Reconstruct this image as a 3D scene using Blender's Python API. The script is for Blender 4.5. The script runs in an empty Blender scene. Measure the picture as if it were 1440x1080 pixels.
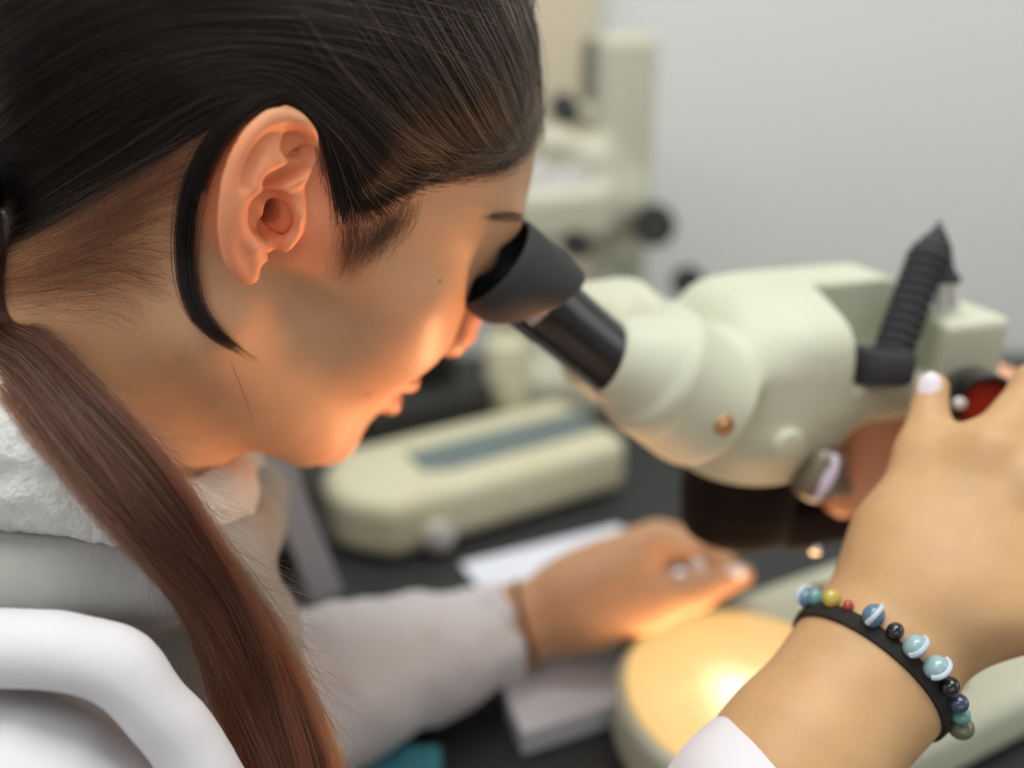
import bpy, bmesh, math, random
import numpy as np
from mathutils import Vector, Matrix
Q = 1.0                                    # mesh fineness (1 = final)
rng = np.random.default_rng(7); random.seed(7)
C = bpy.context.scene.collection
CAMZ, PITCH, FPX = 1.15, math.radians(22), 1250.0
CO, SI = math.cos(PITCH), math.sin(PITCH)
def W(px, py, d):                          # a point of the room: direction through the lens and distance from it
    r = (px-720)/FPX*d; u = -(py-540)/FPX*d
    return np.array([r, d*CO+u*SI, CAMZ-d*SI+u*CO])
def WW(l): return [W(*p) for p in l]
def ray(px, py):
    v = W(px, py, 1.0)-np.array([0, 0, CAMZ]); return v/np.linalg.norm(v)
# ---------------------------------------------------------------- distance fields
f8 = np.float64
def smin(a, b, k):
    h = np.clip(k-np.abs(a-b), 0, None)/k
    return np.minimum(a, b)-h*h*k*.25
def smax(a, b, k): return -smin(-a, -b, k)
def sph(P, c, r): return np.linalg.norm(P-np.asarray(c), axis=1)-r
def ell(P, c, r):
    q = P-np.asarray(c); r = np.asarray(r, float)
    k0 = np.linalg.norm(q/r, axis=1); k1 = np.linalg.norm(q/(r*r), axis=1)
    return k0*(k0-1)/np.maximum(k1, 1e-9)
def seg(P, a, b, ra, rb=None):
    rb = ra if rb is None else rb
    a = np.asarray(a, float); b = np.asarray(b, float); ab = b-a
    t = np.clip((P-a)@ab/(ab@ab+1e-12), 0, 1)
    return np.linalg.norm(P-a-t[:, None]*ab, axis=1)-(ra+(rb-ra)*t)
def chain(P, pts, rad, k=0.0):
    o = None
    for i in range(len(pts)-1):
        d = seg(P, pts[i], pts[i+1], rad[i], rad[i+1])
        o = d if o is None else (smin(o, d, k) if k else np.minimum(o, d))
    return o
def rbox(P, c, h, r, R=None):
    q = P-np.asarray(c)
    if R is not None: q = q@R
    q = np.abs(q)-(np.asarray(h)-r)
    return np.linalg.norm(np.maximum(q, 0), axis=1)+np.minimum(q.max(1), 0)-r
def cyl(P, a, b, ra, rb=None, e=0.0):      # flat-ended round bar (tapered) with rounded edges e
    rb = ra if rb is None else rb
    a = np.asarray(a, float); b = np.asarray(b, float); L = np.linalg.norm(b-a); n = (b-a)/L
    x = (P-a)@n; q = P-a-x[:, None]*n; rr = np.linalg.norm(q, axis=1)
    dr = rr-(ra+(rb-ra)*np.clip(x/L, 0, 1))+e; dx = np.abs(x-L/2)-L/2+e
    return np.minimum(np.maximum(dr, dx), 0)+np.hypot(np.maximum(dr, 0), np.maximum(dx, 0))-e
def spline(pts, n):                        # Catmull-Rom, n samples, any dimension
    p = np.asarray(pts, float); p = np.vstack([2*p[0]-p[1], p, 2*p[-1]-p[-2]])
    t = np.linspace(0, len(p)-3-1e-9, n); i = t.astype(int); u = (t-i)[:, None]
    a, b, c, d = p[i], p[i+1], p[i+2], p[i+3]
    return .5*(2*b+(c-a)*u+(2*a-5*b+4*c-d)*u*u+(3*b-a-3*c+d)*u**3)
def poly2(q, V):                           # signed distance to a closed 2-D polygon (negative inside)
    d = np.full(len(q), 1e9); ins = np.zeros(len(q), bool); n = len(V)
    for i in range(n):
        a, b = V[i], V[(i+1) % n]; e = b-a; w = q-a
        t = np.clip((w@e)/(e@e+1e-12), 0, 1); d = np.minimum(d, ((w-t[:, None]*e)**2).sum(1))
        c = (a[1] > q[:, 1]) != (b[1] > q[:, 1])
        if c.any():
            ins ^= c & (q[:, 0] < (b[0]-a[0])*(q[:, 1]-a[1])/((b[1]-a[1]) if b[1] != a[1] else 1e-12)+a[0])
    return np.where(ins, -1, 1)*np.sqrt(d)
def sst(x, a, b):
    t = np.clip((x-a)/(b-a), 0, 1); return t*t*(3-2*t)
def chunk(F, P, n=400000):
    return np.concatenate([F(P[i:i+n]) for i in range(0, len(P), n)]) if len(P) > n else F(P)
def grad(F, P, e=2e-4):
    g = np.zeros_like(P)
    for k in ((1, -1, -1), (-1, -1, 1), (-1, 1, -1), (1, 1, 1)):
        k = np.array(k, float); g += k*chunk(F, P+k*e)[:, None]
    return g/(4*e)
def vnoise(P, s, seed=0):                  # smooth value noise in -1..1
    q = P/s; i = np.floor(q).astype(np.int64); u = q-i; u = u*u*(3-2*u)
    def h(v):
        n = (v[:, 0]*374761393+v[:, 1]*668265263+v[:, 2]*2147483647+seed*1274126177) & 0x7fffffff
        n = ((n ^ (n >> 13))*1274126177) & 0x7fffffff
        return ((n ^ (n >> 16)) & 0xffff)/32767.5-1
    o = 0
    for dx in (0, 1):
        for dy in (0, 1):
            for dz in (0, 1):
                w = (u[:, 0] if dx else 1-u[:, 0])*(u[:, 1] if dy else 1-u[:, 1])*(u[:, 2] if dz else 1-u[:, 2])
                o = o+w*h(i+np.array([dx, dy, dz]))
    return o
OFF = np.array([[x, y, z] for x in (0, 1) for y in (0, 1) for z in (0, 1)])
def polygonize(F, lo, hi, h, newton=2, slack=1.35):
    lo = np.asarray(lo, float); hi = np.asarray(hi, float); h = h/Q; L = 5
    n = np.ceil((hi-lo)/(h*2**L)).astype(int)
    cells = np.stack(np.meshgrid(*[np.arange(k) for k in n], indexing='ij'), -1).reshape(-1, 3)
    for l in range(L, -1, -1):
        s = h*2**l; v = chunk(F, lo+(cells+.5)*s)
        k = slack(lo+(cells+.5)*s) if callable(slack) else slack
        cells = cells[np.abs(v) < s*.87*k+h*.5]
        if l: cells = (cells[:, None]*2+OFF[None]).reshape(-1, 3)
    M = 1 << 20
    key = lambda c: (c[..., 0].astype(np.int64)*M+c[..., 1])*M+c[..., 2]
    cor = cells[:, None]+OFF[None]
    uk, inv = np.unique(key(cor).ravel(), return_inverse=True)
    up = np.stack([uk//(M*M), (uk//M) % M, uk % M], 1)
    val = chunk(F, lo+up*h)[inv].reshape(-1, 8)
    act = (val.min(1) < 0) & (val.max(1) >= 0)
    cells, val = cells[act], val[act]
    acc = np.zeros((len(cells), 3)); cnt = np.zeros(len(cells))
    for a in range(8):
        for b in range(a+1, 8):
            if np.abs(OFF[a]-OFF[b]).sum() == 1:
                m = (val[:, a] < 0) != (val[:, b] < 0); t = val[m, a]/(val[m, a]-val[m, b])
                acc[m] += OFF[a]+t[:, None]*(OFF[b]-OFF[a]); cnt[m] += 1
    V = lo+(cells+acc/cnt[:, None])*h
    for _ in range(newton):
        g = grad(F, V); st = -chunk(F, V)[:, None]*g/np.maximum((g*g).sum(1, keepdims=True), .05)
        ln = np.linalg.norm(st, axis=1, keepdims=True); V = V+st*np.minimum(1, .5*h/np.maximum(ln, 1e-12))
    ck = key(cells); o = np.argsort(ck); sk = ck[o]
    def find(c):
        k = key(c); i = np.clip(np.searchsorted(sk, k), 0, len(sk)-1)
        return np.where(sk[i] == k, o[i], -1)
    fs = []
    for ax in range(3):
        e = np.eye(3, dtype=int); c1, c2 = e[(ax+1) % 3], e[(ax+2) % 3]; bi = (4, 2, 1)[ax]
        s0, s1 = val[:, 0] < 0, val[:, bi] < 0; idx = np.nonzero(s0 != s1)[0]; cc = cells[idx]
        q = np.stack([idx, find(cc-c1), find(cc-c1-c2), find(cc-c2)], 1); fl = ~s0[idx]
        ok = (q >= 0).all(1); q = q[ok]; fl = fl[ok]; q[~fl] = q[~fl]; q[fl] = q[fl][:, ::-1]
        fs.append(q)
    return V, np.vstack(fs)
# ---------------------------------------------------------------- objects
def mesh_np(name, V, Fq, mat, parent=None, col=None, smooth=True):
    me = bpy.data.meshes.new(name); Fq = np.asarray(Fq); n = Fq.shape[1]
    me.vertices.add(len(V)); me.vertices.foreach_set('co', np.asarray(V, np.float32).ravel())
    me.loops.add(Fq.size); me.loops.foreach_set('vertex_index', Fq.astype(np.int32).ravel())
    me.polygons.add(len(Fq)); me.polygons.foreach_set('loop_start', np.arange(0, Fq.size, n, dtype=np.int32))
    me.update(calc_edges=True); me.validate()
    if smooth: me.polygons.foreach_set('use_smooth', np.ones(len(me.polygons), bool))
    if col is not None:
        a = me.color_attributes.new('tint', 'FLOAT_COLOR', 'POINT')
        a.data.foreach_set('color', np.c_[col, np.ones(len(col))].astype(np.float32).ravel())
    return link(name, me, mat, parent)
def link(name, data, mat, parent=None):
    o = bpy.data.objects.new(name, data); C.objects.link(o)
    if mat is not None and hasattr(data, 'materials'): data.materials.append(mat)
    if parent is not None:
        o.parent = parent; o.matrix_parent_inverse = parent.matrix_basis.inverted()
    return o
def sdf_obj(name, F, lo, hi, h, mat, parent=None, colf=None, newton=2):
    V, q = polygonize(F, lo, hi, h, newton)
    return mesh_np(name, V, q, mat, parent, colf(V) if colf else None)
def bounds(pts, pad):
    p = np.asarray(pts); return p.min(0)-pad, p.max(0)+pad
def tag(o, label, cat, group=None, kind=None):
    if label: o['label'] = label
    if cat: o['category'] = cat
    if group: o['group'] = group
    if kind: o['kind'] = kind
    return o
def thing(name, loc, label, cat, group=None):
    o = bpy.data.objects.new(name, None); C.objects.link(o); o.location = loc; o.empty_display_size = .02
    return tag(o, label, cat, group)
def bm_obj(name, bm, mat, parent=None, smooth=True, bevel=0):
    if bevel: bmesh.ops.bevel(bm, geom=[e for e in bm.edges if e.calc_face_angle(0) > .5], offset=bevel, segments=3, affect='EDGES', profile=.5)
    bmesh.ops.recalc_face_normals(bm, faces=bm.faces[:])
    me = bpy.data.meshes.new(name); bm.to_mesh(me); bm.free()
    if smooth:
        for p in me.polygons: p.use_smooth = True
        try: me.set_sharp_from_angle(angle=math.radians(40))
        except Exception: pass
    return link(name, me, mat, parent)
def frame(axis, up=(0, 0, 1)):
    z = Vector(axis).normalized(); u = Vector(up)
    x = u.cross(z)
    if x.length < 1e-4: x = Vector((1, 0, 0)).cross(z)
    x.normalize(); y = z.cross(x)
    return Matrix((x, y, z)).transposed()
def lathe(bm, prof, origin, axis, n=48, up=(0, 0, 1)):   # prof: (distance along axis, radius)
    R = frame(axis, up); o = Vector(origin); rows = []
    for t, r in prof:
        if r < 1e-6: rows.append([bm.verts.new(o+R@Vector((0, 0, t)))])
        else: rows.append([bm.verts.new(o+R@Vector((r*math.cos(2*math.pi*i/n), r*math.sin(2*math.pi*i/n), t))) for i in range(n)])
    for a, b in zip(rows, rows[1:]):
        for i in range(n):
            j = (i+1) % n
            if len(a) == 1 and len(b) == 1: continue
            if len(a) == 1: bm.faces.new((a[0], b[i], b[j]))
            elif len(b) == 1: bm.faces.new((a[i], b[0], a[j]))
            else: bm.faces.new((a[i], b[i], b[j], a[j]))
def box(bm, c, s, R=None):
    vs = bmesh.ops.create_cube(bm, size=1)['verts']; R = R or Matrix.Identity(3)
    for v in vs: v.co = Vector(c)+R@Vector((v.co.x*s[0], v.co.y*s[1], v.co.z*s[2]))
def prism(bm, poly, z0, z1, M=None):       # extrude a 2-D outline between two heights
    M = M or (lambda p: p)
    a = [bm.verts.new(M(Vector((x, y, z0)))) for x, y in poly]; b = [bm.verts.new(M(Vector((x, y, z1)))) for x, y in poly]
    n = len(poly); bm.faces.new(a[::-1]); bm.faces.new(b)
    for i in range(n): bm.faces.new((a[i], a[(i+1) % n], b[(i+1) % n], b[i]))
def tube(bm, pts, rad, n=12, closed=False):
    pts = [Vector(p) for p in pts]; rows = []; m = len(pts); rad = rad if hasattr(rad, '__len__') else [rad]*m
    prev = None
    for i, p in enumerate(pts):
        t = (pts[(i+1) % m]-pts[i-1]) if closed else (pts[min(i+1, m-1)]-pts[max(i-1, 0)])
        t.normalize()
        x = (prev-t*prev.dot(t)) if prev else t.orthogonal()
        x.normalize(); prev = x; y = t.cross(x)
        rows.append([bm.verts.new(p+rad[i]*(x*math.cos(2*math.pi*k/n)+y*math.sin(2*math.pi*k/n))) for k in range(n)])
    for i in range(m if closed else m-1):
        a, b = rows[i], rows[(i+1) % m]
        for k in range(n): bm.faces.new((a[k], a[(k+1) % n], b[(k+1) % n], b[k]))
    if not closed: bm.faces.new(rows[0][::-1]); bm.faces.new(rows[-1])
def strands(name, polys, rad, mat, parent, tip=.35):     # polys: (N, K, 3) hair curves
    N, K = polys.shape[:2]
    hc = bpy.data.hair_curves.new(name); hc.add_curves([K]*N)
    hc.points.foreach_set('position', polys.astype(np.float32).ravel())
    a = hc.attributes.get('radius') or hc.attributes.new('radius', 'FLOAT', 'POINT')
    r = np.broadcast_to(np.asarray(rad, float).reshape(-1, 1), (N, 1))*np.linspace(1, tip, K)[None]
    a.data.foreach_set('value', r.astype(np.float32).ravel())
    return link(name, hc, mat, parent)
# ---------------------------------------------------------------- materials
def s2l(c): return tuple((x/12.92 if x <= .04045 else ((x+.055)/1.055)**2.4) for x in (v/255 for v in c))
def material(name, rgb, rough=.5, metal=0, bump=None, var=None, tint=False, sss=0, coat=0, emit=None, spec=.5, trans=0, sheen=0):
    m = bpy.data.materials.new(name); m.use_nodes = True; nt = m.node_tree; b = nt.nodes['Principled BSDF']
    col = (*s2l(rgb), 1); L = nt.links.new; N = nt.nodes.new
    b.inputs['Base Color'].default_value = col; b.inputs['Roughness'].default_value = rough
    b.inputs['Metallic'].default_value = metal; b.inputs['Coat Weight'].default_value = coat
    b.inputs['Specular IOR Level'].default_value = spec; b.inputs['Transmission Weight'].default_value = trans
    b.inputs['Sheen Weight'].default_value = sheen
    tc = N('ShaderNodeTexCoord')
    src = None
    if tint:
        at = N('ShaderNodeAttribute'); at.attribute_name = 'tint'; src = at.outputs['Color']
    if var:
        sc, amt = var; nz = N('ShaderNodeTexNoise'); nz.inputs['Scale'].default_value = sc; nz.inputs['Detail'].default_value = 4
        L(tc.outputs['Object'], nz.inputs['Vector'])
        mr = N('ShaderNodeMapRange'); mr.inputs['To Min'].default_value = 1-amt; mr.inputs['To Max'].default_value = 1+amt
        mr.inputs['From Min'].default_value = .3; mr.inputs['From Max'].default_value = .7
        L(nz.outputs['Fac'], mr.inputs['Value'])
        mx = N('ShaderNodeMix'); mx.data_type = 'RGBA'; mx.blend_type = 'MULTIPLY'; mx.inputs[0].default_value = 1
        if src: L(src, mx.inputs[6])
        else: mx.inputs[6].default_value = col
        L(mr.outputs['Result'], mx.inputs[7]); src = mx.outputs[2]
    if src: L(src, b.inputs['Base Color'])
    if bump:
        sc, st, dist = bump; nb = N('ShaderNodeTexNoise'); nb.inputs['Scale'].default_value = sc; nb.inputs['Detail'].default_value = 5
        L(tc.outputs['Object'], nb.inputs['Vector']); bp = N('ShaderNodeBump'); bp.inputs['Strength'].default_value = st; bp.inputs['Distance'].default_value = dist
        L(nb.outputs['Fac'], bp.inputs['Height']); L(bp.outputs['Normal'], b.inputs['Normal'])
    if sss:
        b.inputs['Subsurface Weight'].default_value = sss; b.inputs['Subsurface Radius'].default_value = (1, .35, .18); b.inputs['Subsurface Scale'].default_value = .006
    if emit:
        b.inputs['Emission Color'].default_value = (*s2l(emit[0]), 1); b.inputs['Emission Strength'].default_value = emit[1]
    return m
# ================================================================ materials
MAT = {}
def build_mats():
    A = MAT.__setitem__
    A('skin', material('skin', (206, 150, 118), .5, tint=True, var=(90, .05), bump=(1400, .12, .0006), sss=.22, spec=.35))
    A('hair_base', material('dark_hair_base', (14, 11, 10), .7, var=(60, .3), bump=(300, .3, .001), spec=.25))
    A('hair_base2', material('stage_warmed_hair_base', (52, 27, 17), .55, var=(60, .3), bump=(300, .3, .001), spec=.25))
    A('fleece', material('grey_fleece', (206, 206, 202), .95, bump=(700, .6, .0025), var=(260, .08), sheen=.5, spec=.1))
    A('jersey', material('grey_jersey', (150, 149, 144), .95, bump=(1600, .3, .0008), var=(60, .05), sheen=.3, spec=.1)); A('beadwhite', material('bead_white', (176, 190, 200), .3))
    A('coat', material('white_cotton', (209, 207, 211), .85, bump=(1500, .12, .0006), var=(12, .03), sheen=.15, spec=.15))
    A('nail', material('pale_nail_polish', (236, 226, 232), .25, coat=.5))
    A('cream', material('cream_enamel', (192, 195, 174), .55, var=(14, .03), bump=(500, .04, .0004)))
    A('cream2', material('aged_cream_enamel', (196, 192, 164), .5, var=(14, .04)))
    A('cream3', material('warm_cream_enamel', (190, 190, 170), .5, var=(14, .04)))
    A('brown', material('brown_socket', (92, 66, 54), .5)); A('darkmetal', material('dark_metal', (60, 48, 44), .35, 1))
    A('brownblack', material('black_brown_lacquer', (26, 16, 14), .6, spec=.15)); A('chrome', material('chrome', (210, 205, 200), .12, 1))
    A('glass', material('lens_glass', (18, 16, 20), .05, coat=1)); A('brass', material('brass', (196, 156, 112), .4, .8))
    A('greymetal', material('grey_metal', (128, 120, 104), .45, .6)); A('lilac', material('lilac_reflection', (214, 204, 226), .25, coat=.4))
    A('rubber', material('dark_rubber', (44, 44, 50), .75, bump=(700, .3, .001))); A('palemetal', material('pale_metal', (190, 188, 182), .35, .4))
    A('gloss', material('black_gloss', (16, 16, 19), .28, coat=.35)); A('red', material('red_enamel', (160, 42, 30), .4)); A('white', material('white_enamel', (228, 228, 226), .45))
    A('cuprubber', material('eyecup_rubber', (40, 42, 42), .62, bump=(900, .12, .0005))); A('print', material('worn_white_print', (168, 158, 152), .6))
    A('cord', material('black_cord', (20, 15, 14), .8, bump=(1500, .5, .001)))
    for k, c in (('blue', (82, 112, 138)), ('teal', (92, 140, 140)), ('yellow', (180, 160, 70)), ('red', (160, 60, 50)), ('black', (26, 24, 28)), ('pale', (140, 170, 176)), ('navy', (50, 62, 84)), ('olive', (96, 96, 74))): A('bead_'+k, material(k+'_bead', c, .2, coat=.4))
    A('band', material('brown_cord', (112, 74, 50), .8)); A('paper', material('paper', (214, 218, 228), .9, var=(8, .02)))
    A('teal', material('teal_cloth', (60, 130, 146), .9, bump=(900, .4, .001))); A('slate', material('slate_panel', (98, 112, 112), .5)); A('black', material('black_plastic', (22, 22, 22), .5))
    A('salmon', material('lamplit_cream', (212, 156, 122), .5))  # cream arm with the lamp's orange light put into its colour
    A('tan', material('tan_plastic', (150, 136, 104), .6)); A('slotgrey', material('slot_grey', (112, 114, 100), .6)); A('olive', material('olive_vinyl', (64, 60, 50), .7, var=(9, .15))); A('tubegrey', material('grey_tube', (128, 126, 128), .45, .3))
    A('bench', material('dark_bench', (38, 40, 41), .5, var=(6, .12))); A('cab', material('cabinet_panel', (70, 58, 50), .6)); A('floor', material('vinyl_floor', (120, 112, 102), .5, var=(5, .08)))
    A('wall', material('white_wall', (216, 217, 214), .9, var=(3, .015), bump=(220, .05, .001))); A('beige', material('beige_trim', (206, 194, 170), .8))
    # glowing stage plate: hot spot over the lamp, warm towards the rim
    m = material('glowing_plate', (250, 226, 180), .35); nt = m.node_tree; b = nt.nodes['Principled BSDF']; N = nt.nodes.new; L = nt.links.new
    g = N('ShaderNodeNewGeometry'); d = N('ShaderNodeVectorMath'); d.operation = 'DISTANCE'; hot = on_plane(1050, 985, BASE_Z+.001); d.inputs[1].default_value = tuple(hot)
    L(g.outputs['Position'], d.inputs[0]); nz = N('ShaderNodeTexNoise'); nz.inputs['Scale'].default_value = 26; L(g.outputs['Position'], nz.inputs['Vector'])
    ma = N('ShaderNodeMath'); ma.operation = 'MULTIPLY_ADD'; L(nz.outputs['Fac'], ma.inputs[0]); ma.inputs[1].default_value = .03; L(d.outputs['Value'], ma.inputs[2])
    mr = N('ShaderNodeMapRange'); mr.inputs['From Min'].default_value = .015; mr.inputs['From Max'].default_value = .105; L(ma.outputs[0], mr.inputs['Value'])
    cr = N('ShaderNodeValToRGB'); L(mr.outputs['Result'], cr.inputs['Fac']); e = cr.color_ramp.elements
    e[0].position = 0; e[0].color = (1, .93, .72, 1); e[1].position = 1; e[1].color = (1, .60, .21, 1)
    x = e.new(.22); x.color = (1, .82, .38, 1); x = e.new(.45); x.color = (1, .66, .25, 1)
    st = N('ShaderNodeValToRGB'); L(mr.outputs['Result'], st.inputs['Fac']); e = st.color_ramp.elements
    e[0].color = (1, 1, 1, 1); e[1].color = (.30, .30, .30, 1); e[1].position = .75; x = e.new(.15); x.color = (.6, .6, .6, 1); x = e.new(.34); x.color = (.36, .36, .36, 1)
    sm = N('ShaderNodeMath'); sm.operation = 'MULTIPLY'; L(st.outputs['Color'], sm.inputs[0]); sm.inputs[1].default_value = 3.2
    b.inputs['Base Color'].default_value = (.12, .07, .03, 1); L(cr.outputs['Color'], b.inputs['Emission Color']); L(sm.outputs[0], b.inputs['Emission Strength']); A('plate', m)
def hair_mat(name, rgb, rough=.35, tip=None):
    m = bpy.data.materials.new(name); m.use_nodes = True; nt = m.node_tree; nt.nodes.clear(); N = nt.nodes.new; L = nt.links.new
    h = N('ShaderNodeBsdfHairPrincipled'); h.parametrization = 'COLOR'; o = N('ShaderNodeOutputMaterial'); L(h.outputs[0], o.inputs[0])
    h.inputs['IOR'].default_value = 1.38; h.inputs['Roughness'].default_value = rough; h.inputs['Radial Roughness'].default_value = .4
    ci = N('ShaderNodeHairInfo'); r = N('ShaderNodeValToRGB'); e = r.color_ramp.elements; c = np.array(s2l(rgb)); t = np.array(s2l(tip or rgb))
    if tip:
        e[0].color = (*c, 1); e[1].color = (*t, 1); L(ci.outputs['Intercept'], r.inputs['Fac'])
        mr = N('ShaderNodeMapRange'); mr.inputs['To Min'].default_value = .35; mr.inputs['To Max'].default_value = 2.0; L(ci.outputs['Random'], mr.inputs['Value'])
        mx = N('ShaderNodeMix'); mx.data_type = 'RGBA'; mx.blend_type = 'MULTIPLY'; mx.inputs[0].default_value = 1
        L(r.outputs['Color'], mx.inputs[6]); L(mr.outputs['Result'], mx.inputs[7]); L(mx.outputs[2], h.inputs['Color']); return m
    e[0].color = (*(c*.35), 1); e[1].color = (*(c*2.6), 1); L(ci.outputs['Random'], r.inputs['Fac'])
    L(r.outputs['Color'], h.inputs['Color']); return m
# ================================================================ PERSON: head, neck, arms, hands
def rot(y, p, r):
    cy, sy, cp, sp, cr, sr = math.cos(y), math.sin(y), math.cos(p), math.sin(p), math.cos(r), math.sin(r)
    return np.array([[cy, -sy, 0], [sy, cy, 0], [0, 0, 1]])@np.array([[cp, 0, sp], [0, 1, 0], [-sp, 0, cp]])@np.array([[1, 0, 0], [0, cr, -sr], [0, sr, cr]])
RH = rot(*np.radians([23.6, 35.9, 2.7])); TH = np.array([-.102, .350, CAMZ-.055])
def H(x, y, z): return TH+RH@(np.array([x, y, z])/1000.)     # head frame (mm): x to the face, y to her left, z to the crown
def Hs(l): return [H(*p) for p in l]
def loc(P): return (P-TH)@RH*1000
NECK = [H(-24, 0, -30), np.array([-.172, .320, .990]), np.array([-.235, .30, .90])]
# ---- ear frame
EO = W(385, 300, .2765); EN = RH@np.array([.33, -.95, .155]); EN /= np.linalg.norm(EN)
EU = np.array([1, 0, 0])-EN*EN[0]; EU /= np.linalg.norm(EU); EV = np.cross(EN, EU)
EV = EV if EV[2] > 0 else -EV
def epx(px, py, w=0.):                      # ear-plane millimetres of a picture direction at height w over the plane
    r = ray(px, py); o = np.array([0, 0, CAMZ]); c = EO+EN*w/1000
    X = o+r*((c-o)@EN)/(r@EN); return np.array([(X-EO)@EU, (X-EO)@EV])*1000
def ecrop(l, w=0.): return np.array([epx(260+x/3.6, 120+y/3.6, w) for x, y in l])
E_OUT = ecrop(spline([(655, 480), (675, 420), (690, 360), (692, 295), (676, 225), (630, 160), (570, 118), (505, 108), (440, 122), (380, 165), (325, 220), (282, 285), (248, 350), (218, 430), (196, 520), (184, 620), (179, 720), (188, 820), (212, 910), (250, 975), (295, 1018), (340, 1030), (380, 1015), (402, 975), (412, 930), (470, 895), (560, 850), (625, 760), (652, 660), (650, 560), (655, 480)], 120)[:-1], 1.5)
E_ANTI = ecrop(spline([(330, 830), (285, 740), (275, 640), (300, 550), (350, 465), (420, 405), (500, 365)], 24), 0)
E_ANTI2 = ecrop(spline([(330, 480), (380, 380), (420, 290), (470, 230)], 12), 0)
E_SCA = ecrop(spline([(640, 280), (600, 235), (520, 235), (440, 250), (385, 300), (350, 370), (322, 440), (300, 500)], 24), 0)
E_CYM = ecrop(spline([(400, 480), (455, 455), (520, 420), (575, 380), (620, 340)], 12), -3)
E_CRUS = ecrop(spline([(350, 530), (430, 520), (520, 490), (600, 440), (660, 380)], 12), -2)
E_FRO = ecrop(spline([(600, 430), (655, 375), (675, 300), (655, 225), (600, 160)], 12), 1)
E_FOS = ecrop([(560, 305)], -2)[0]; E_CAV = ecrop([(395, 640)], -5)[0]; E_CAN = ecrop([(440, 645)], -7)[0]
E_NOT = ecrop([(440, 720), (425, 815)], -4); E_TRA = ecrop([(535, 650)], 0)[0]; E_ATR = ecrop([(355, 805)], 0)[0]; E_LOB = ecrop([(335, 940)], 0)[0]
def pl2(q, pts):
    d = np.full(len(q), 1e9)
    for a, b in zip(pts, pts[1:]):
        e = b-a; w = q-a; t = np.clip((w@e)/(e@e), 0, 1); d = np.minimum(d, np.linalg.norm(w-t[:, None]*e, axis=1))
    return d
def g(d, s): return np.exp(-(d/s)**2)
def ear_h(q, din):
    h = 1.2*g(din-3.0, 3.2)                                   # rolled helix
    h = h-2.2*g(pl2(q, E_SCA), 1.8)*sst(din, 2.5, 6)
    h = h+2.0*g(pl2(q, E_ANTI), 3.2)+1.0*g(pl2(q, E_ANTI2), 2.6)
    f = (q-E_FOS)/np.array([6.4, 5.0]); h = h-6.0*(1-sst(np.hypot(f[:, 0], f[:, 1]), .55, 1.15))
    h = h-7*(1-sst(pl2(q, E_CYM), .8, 3.4))
    cav = (q-E_CAV)/np.array([7.6, 8.8]); h = h-6.5*(1-sst(np.hypot(cav[:, 0], cav[:, 1]), .72, 1.16))
    h = h-4.5*(1-sst(pl2(q, E_NOT), 1.2, 4.2))
    h = h+3.4*g(np.linalg.norm(q-E_TRA, axis=1), 4.0)+1.4*g(np.linalg.norm(q-E_ATR, axis=1), 3.5)+.8*g(np.linalg.norm(q-E_LOB, axis=1), 5)
    h = h+1.8*g(pl2(q, E_CRUS), 2.6)+2.2*g(pl2(q, E_FRO), 3.0)
    return h-2.6*sst(q[:, 0], 8, 16)*(1-sst(q[:, 1], 12, 20))
def ear_F(P, base):                         # mm; the skull is opened inside the ear's outline, then the ear added
    q3 = (P-EO)*1000; u, v, w = q3@EU, q3@EV, q3@EN; q = np.stack([u, v], 1)
    d2 = poly2(q, E_OUT); hh = ear_h(q, -d2); e = .3
    gu = (ear_h(q+np.array([e, 0]), -d2)-hh)/e; gv = (ear_h(q+np.array([0, e]), -d2)-hh)/e
    n = np.sqrt(1+np.minimum(gu*gu+gv*gv, 9))
    th = 4.2+.8*np.clip(-d2-4, 0, 9)+1.0*np.clip(u-8, 0, 12)
    top = (w-hh)/n
    ear = smax(smax(d2, top, 4.0), (hh-th-w)/1.35, 3.0)
    base = smax(base, -smax(d2+.5, -top, 3.0), 2.0)
    q3 = np.stack([u, v, w], 1); a = np.array([E_CAN[0]+.2, E_CAN[1]-.4, -3.]); b = np.array([E_CAN[0]+2.5, E_CAN[1]-.6, -24.])
    qs = q3*np.array([1.35, .95, 1]); return smax(smin(base, ear, 3.0), -seg(qs, a*np.array([1.35, .95, 1]), b*np.array([1.35, .95, 1]), 5.2, 3.2), 1.6)
EAR_R = 48
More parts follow.
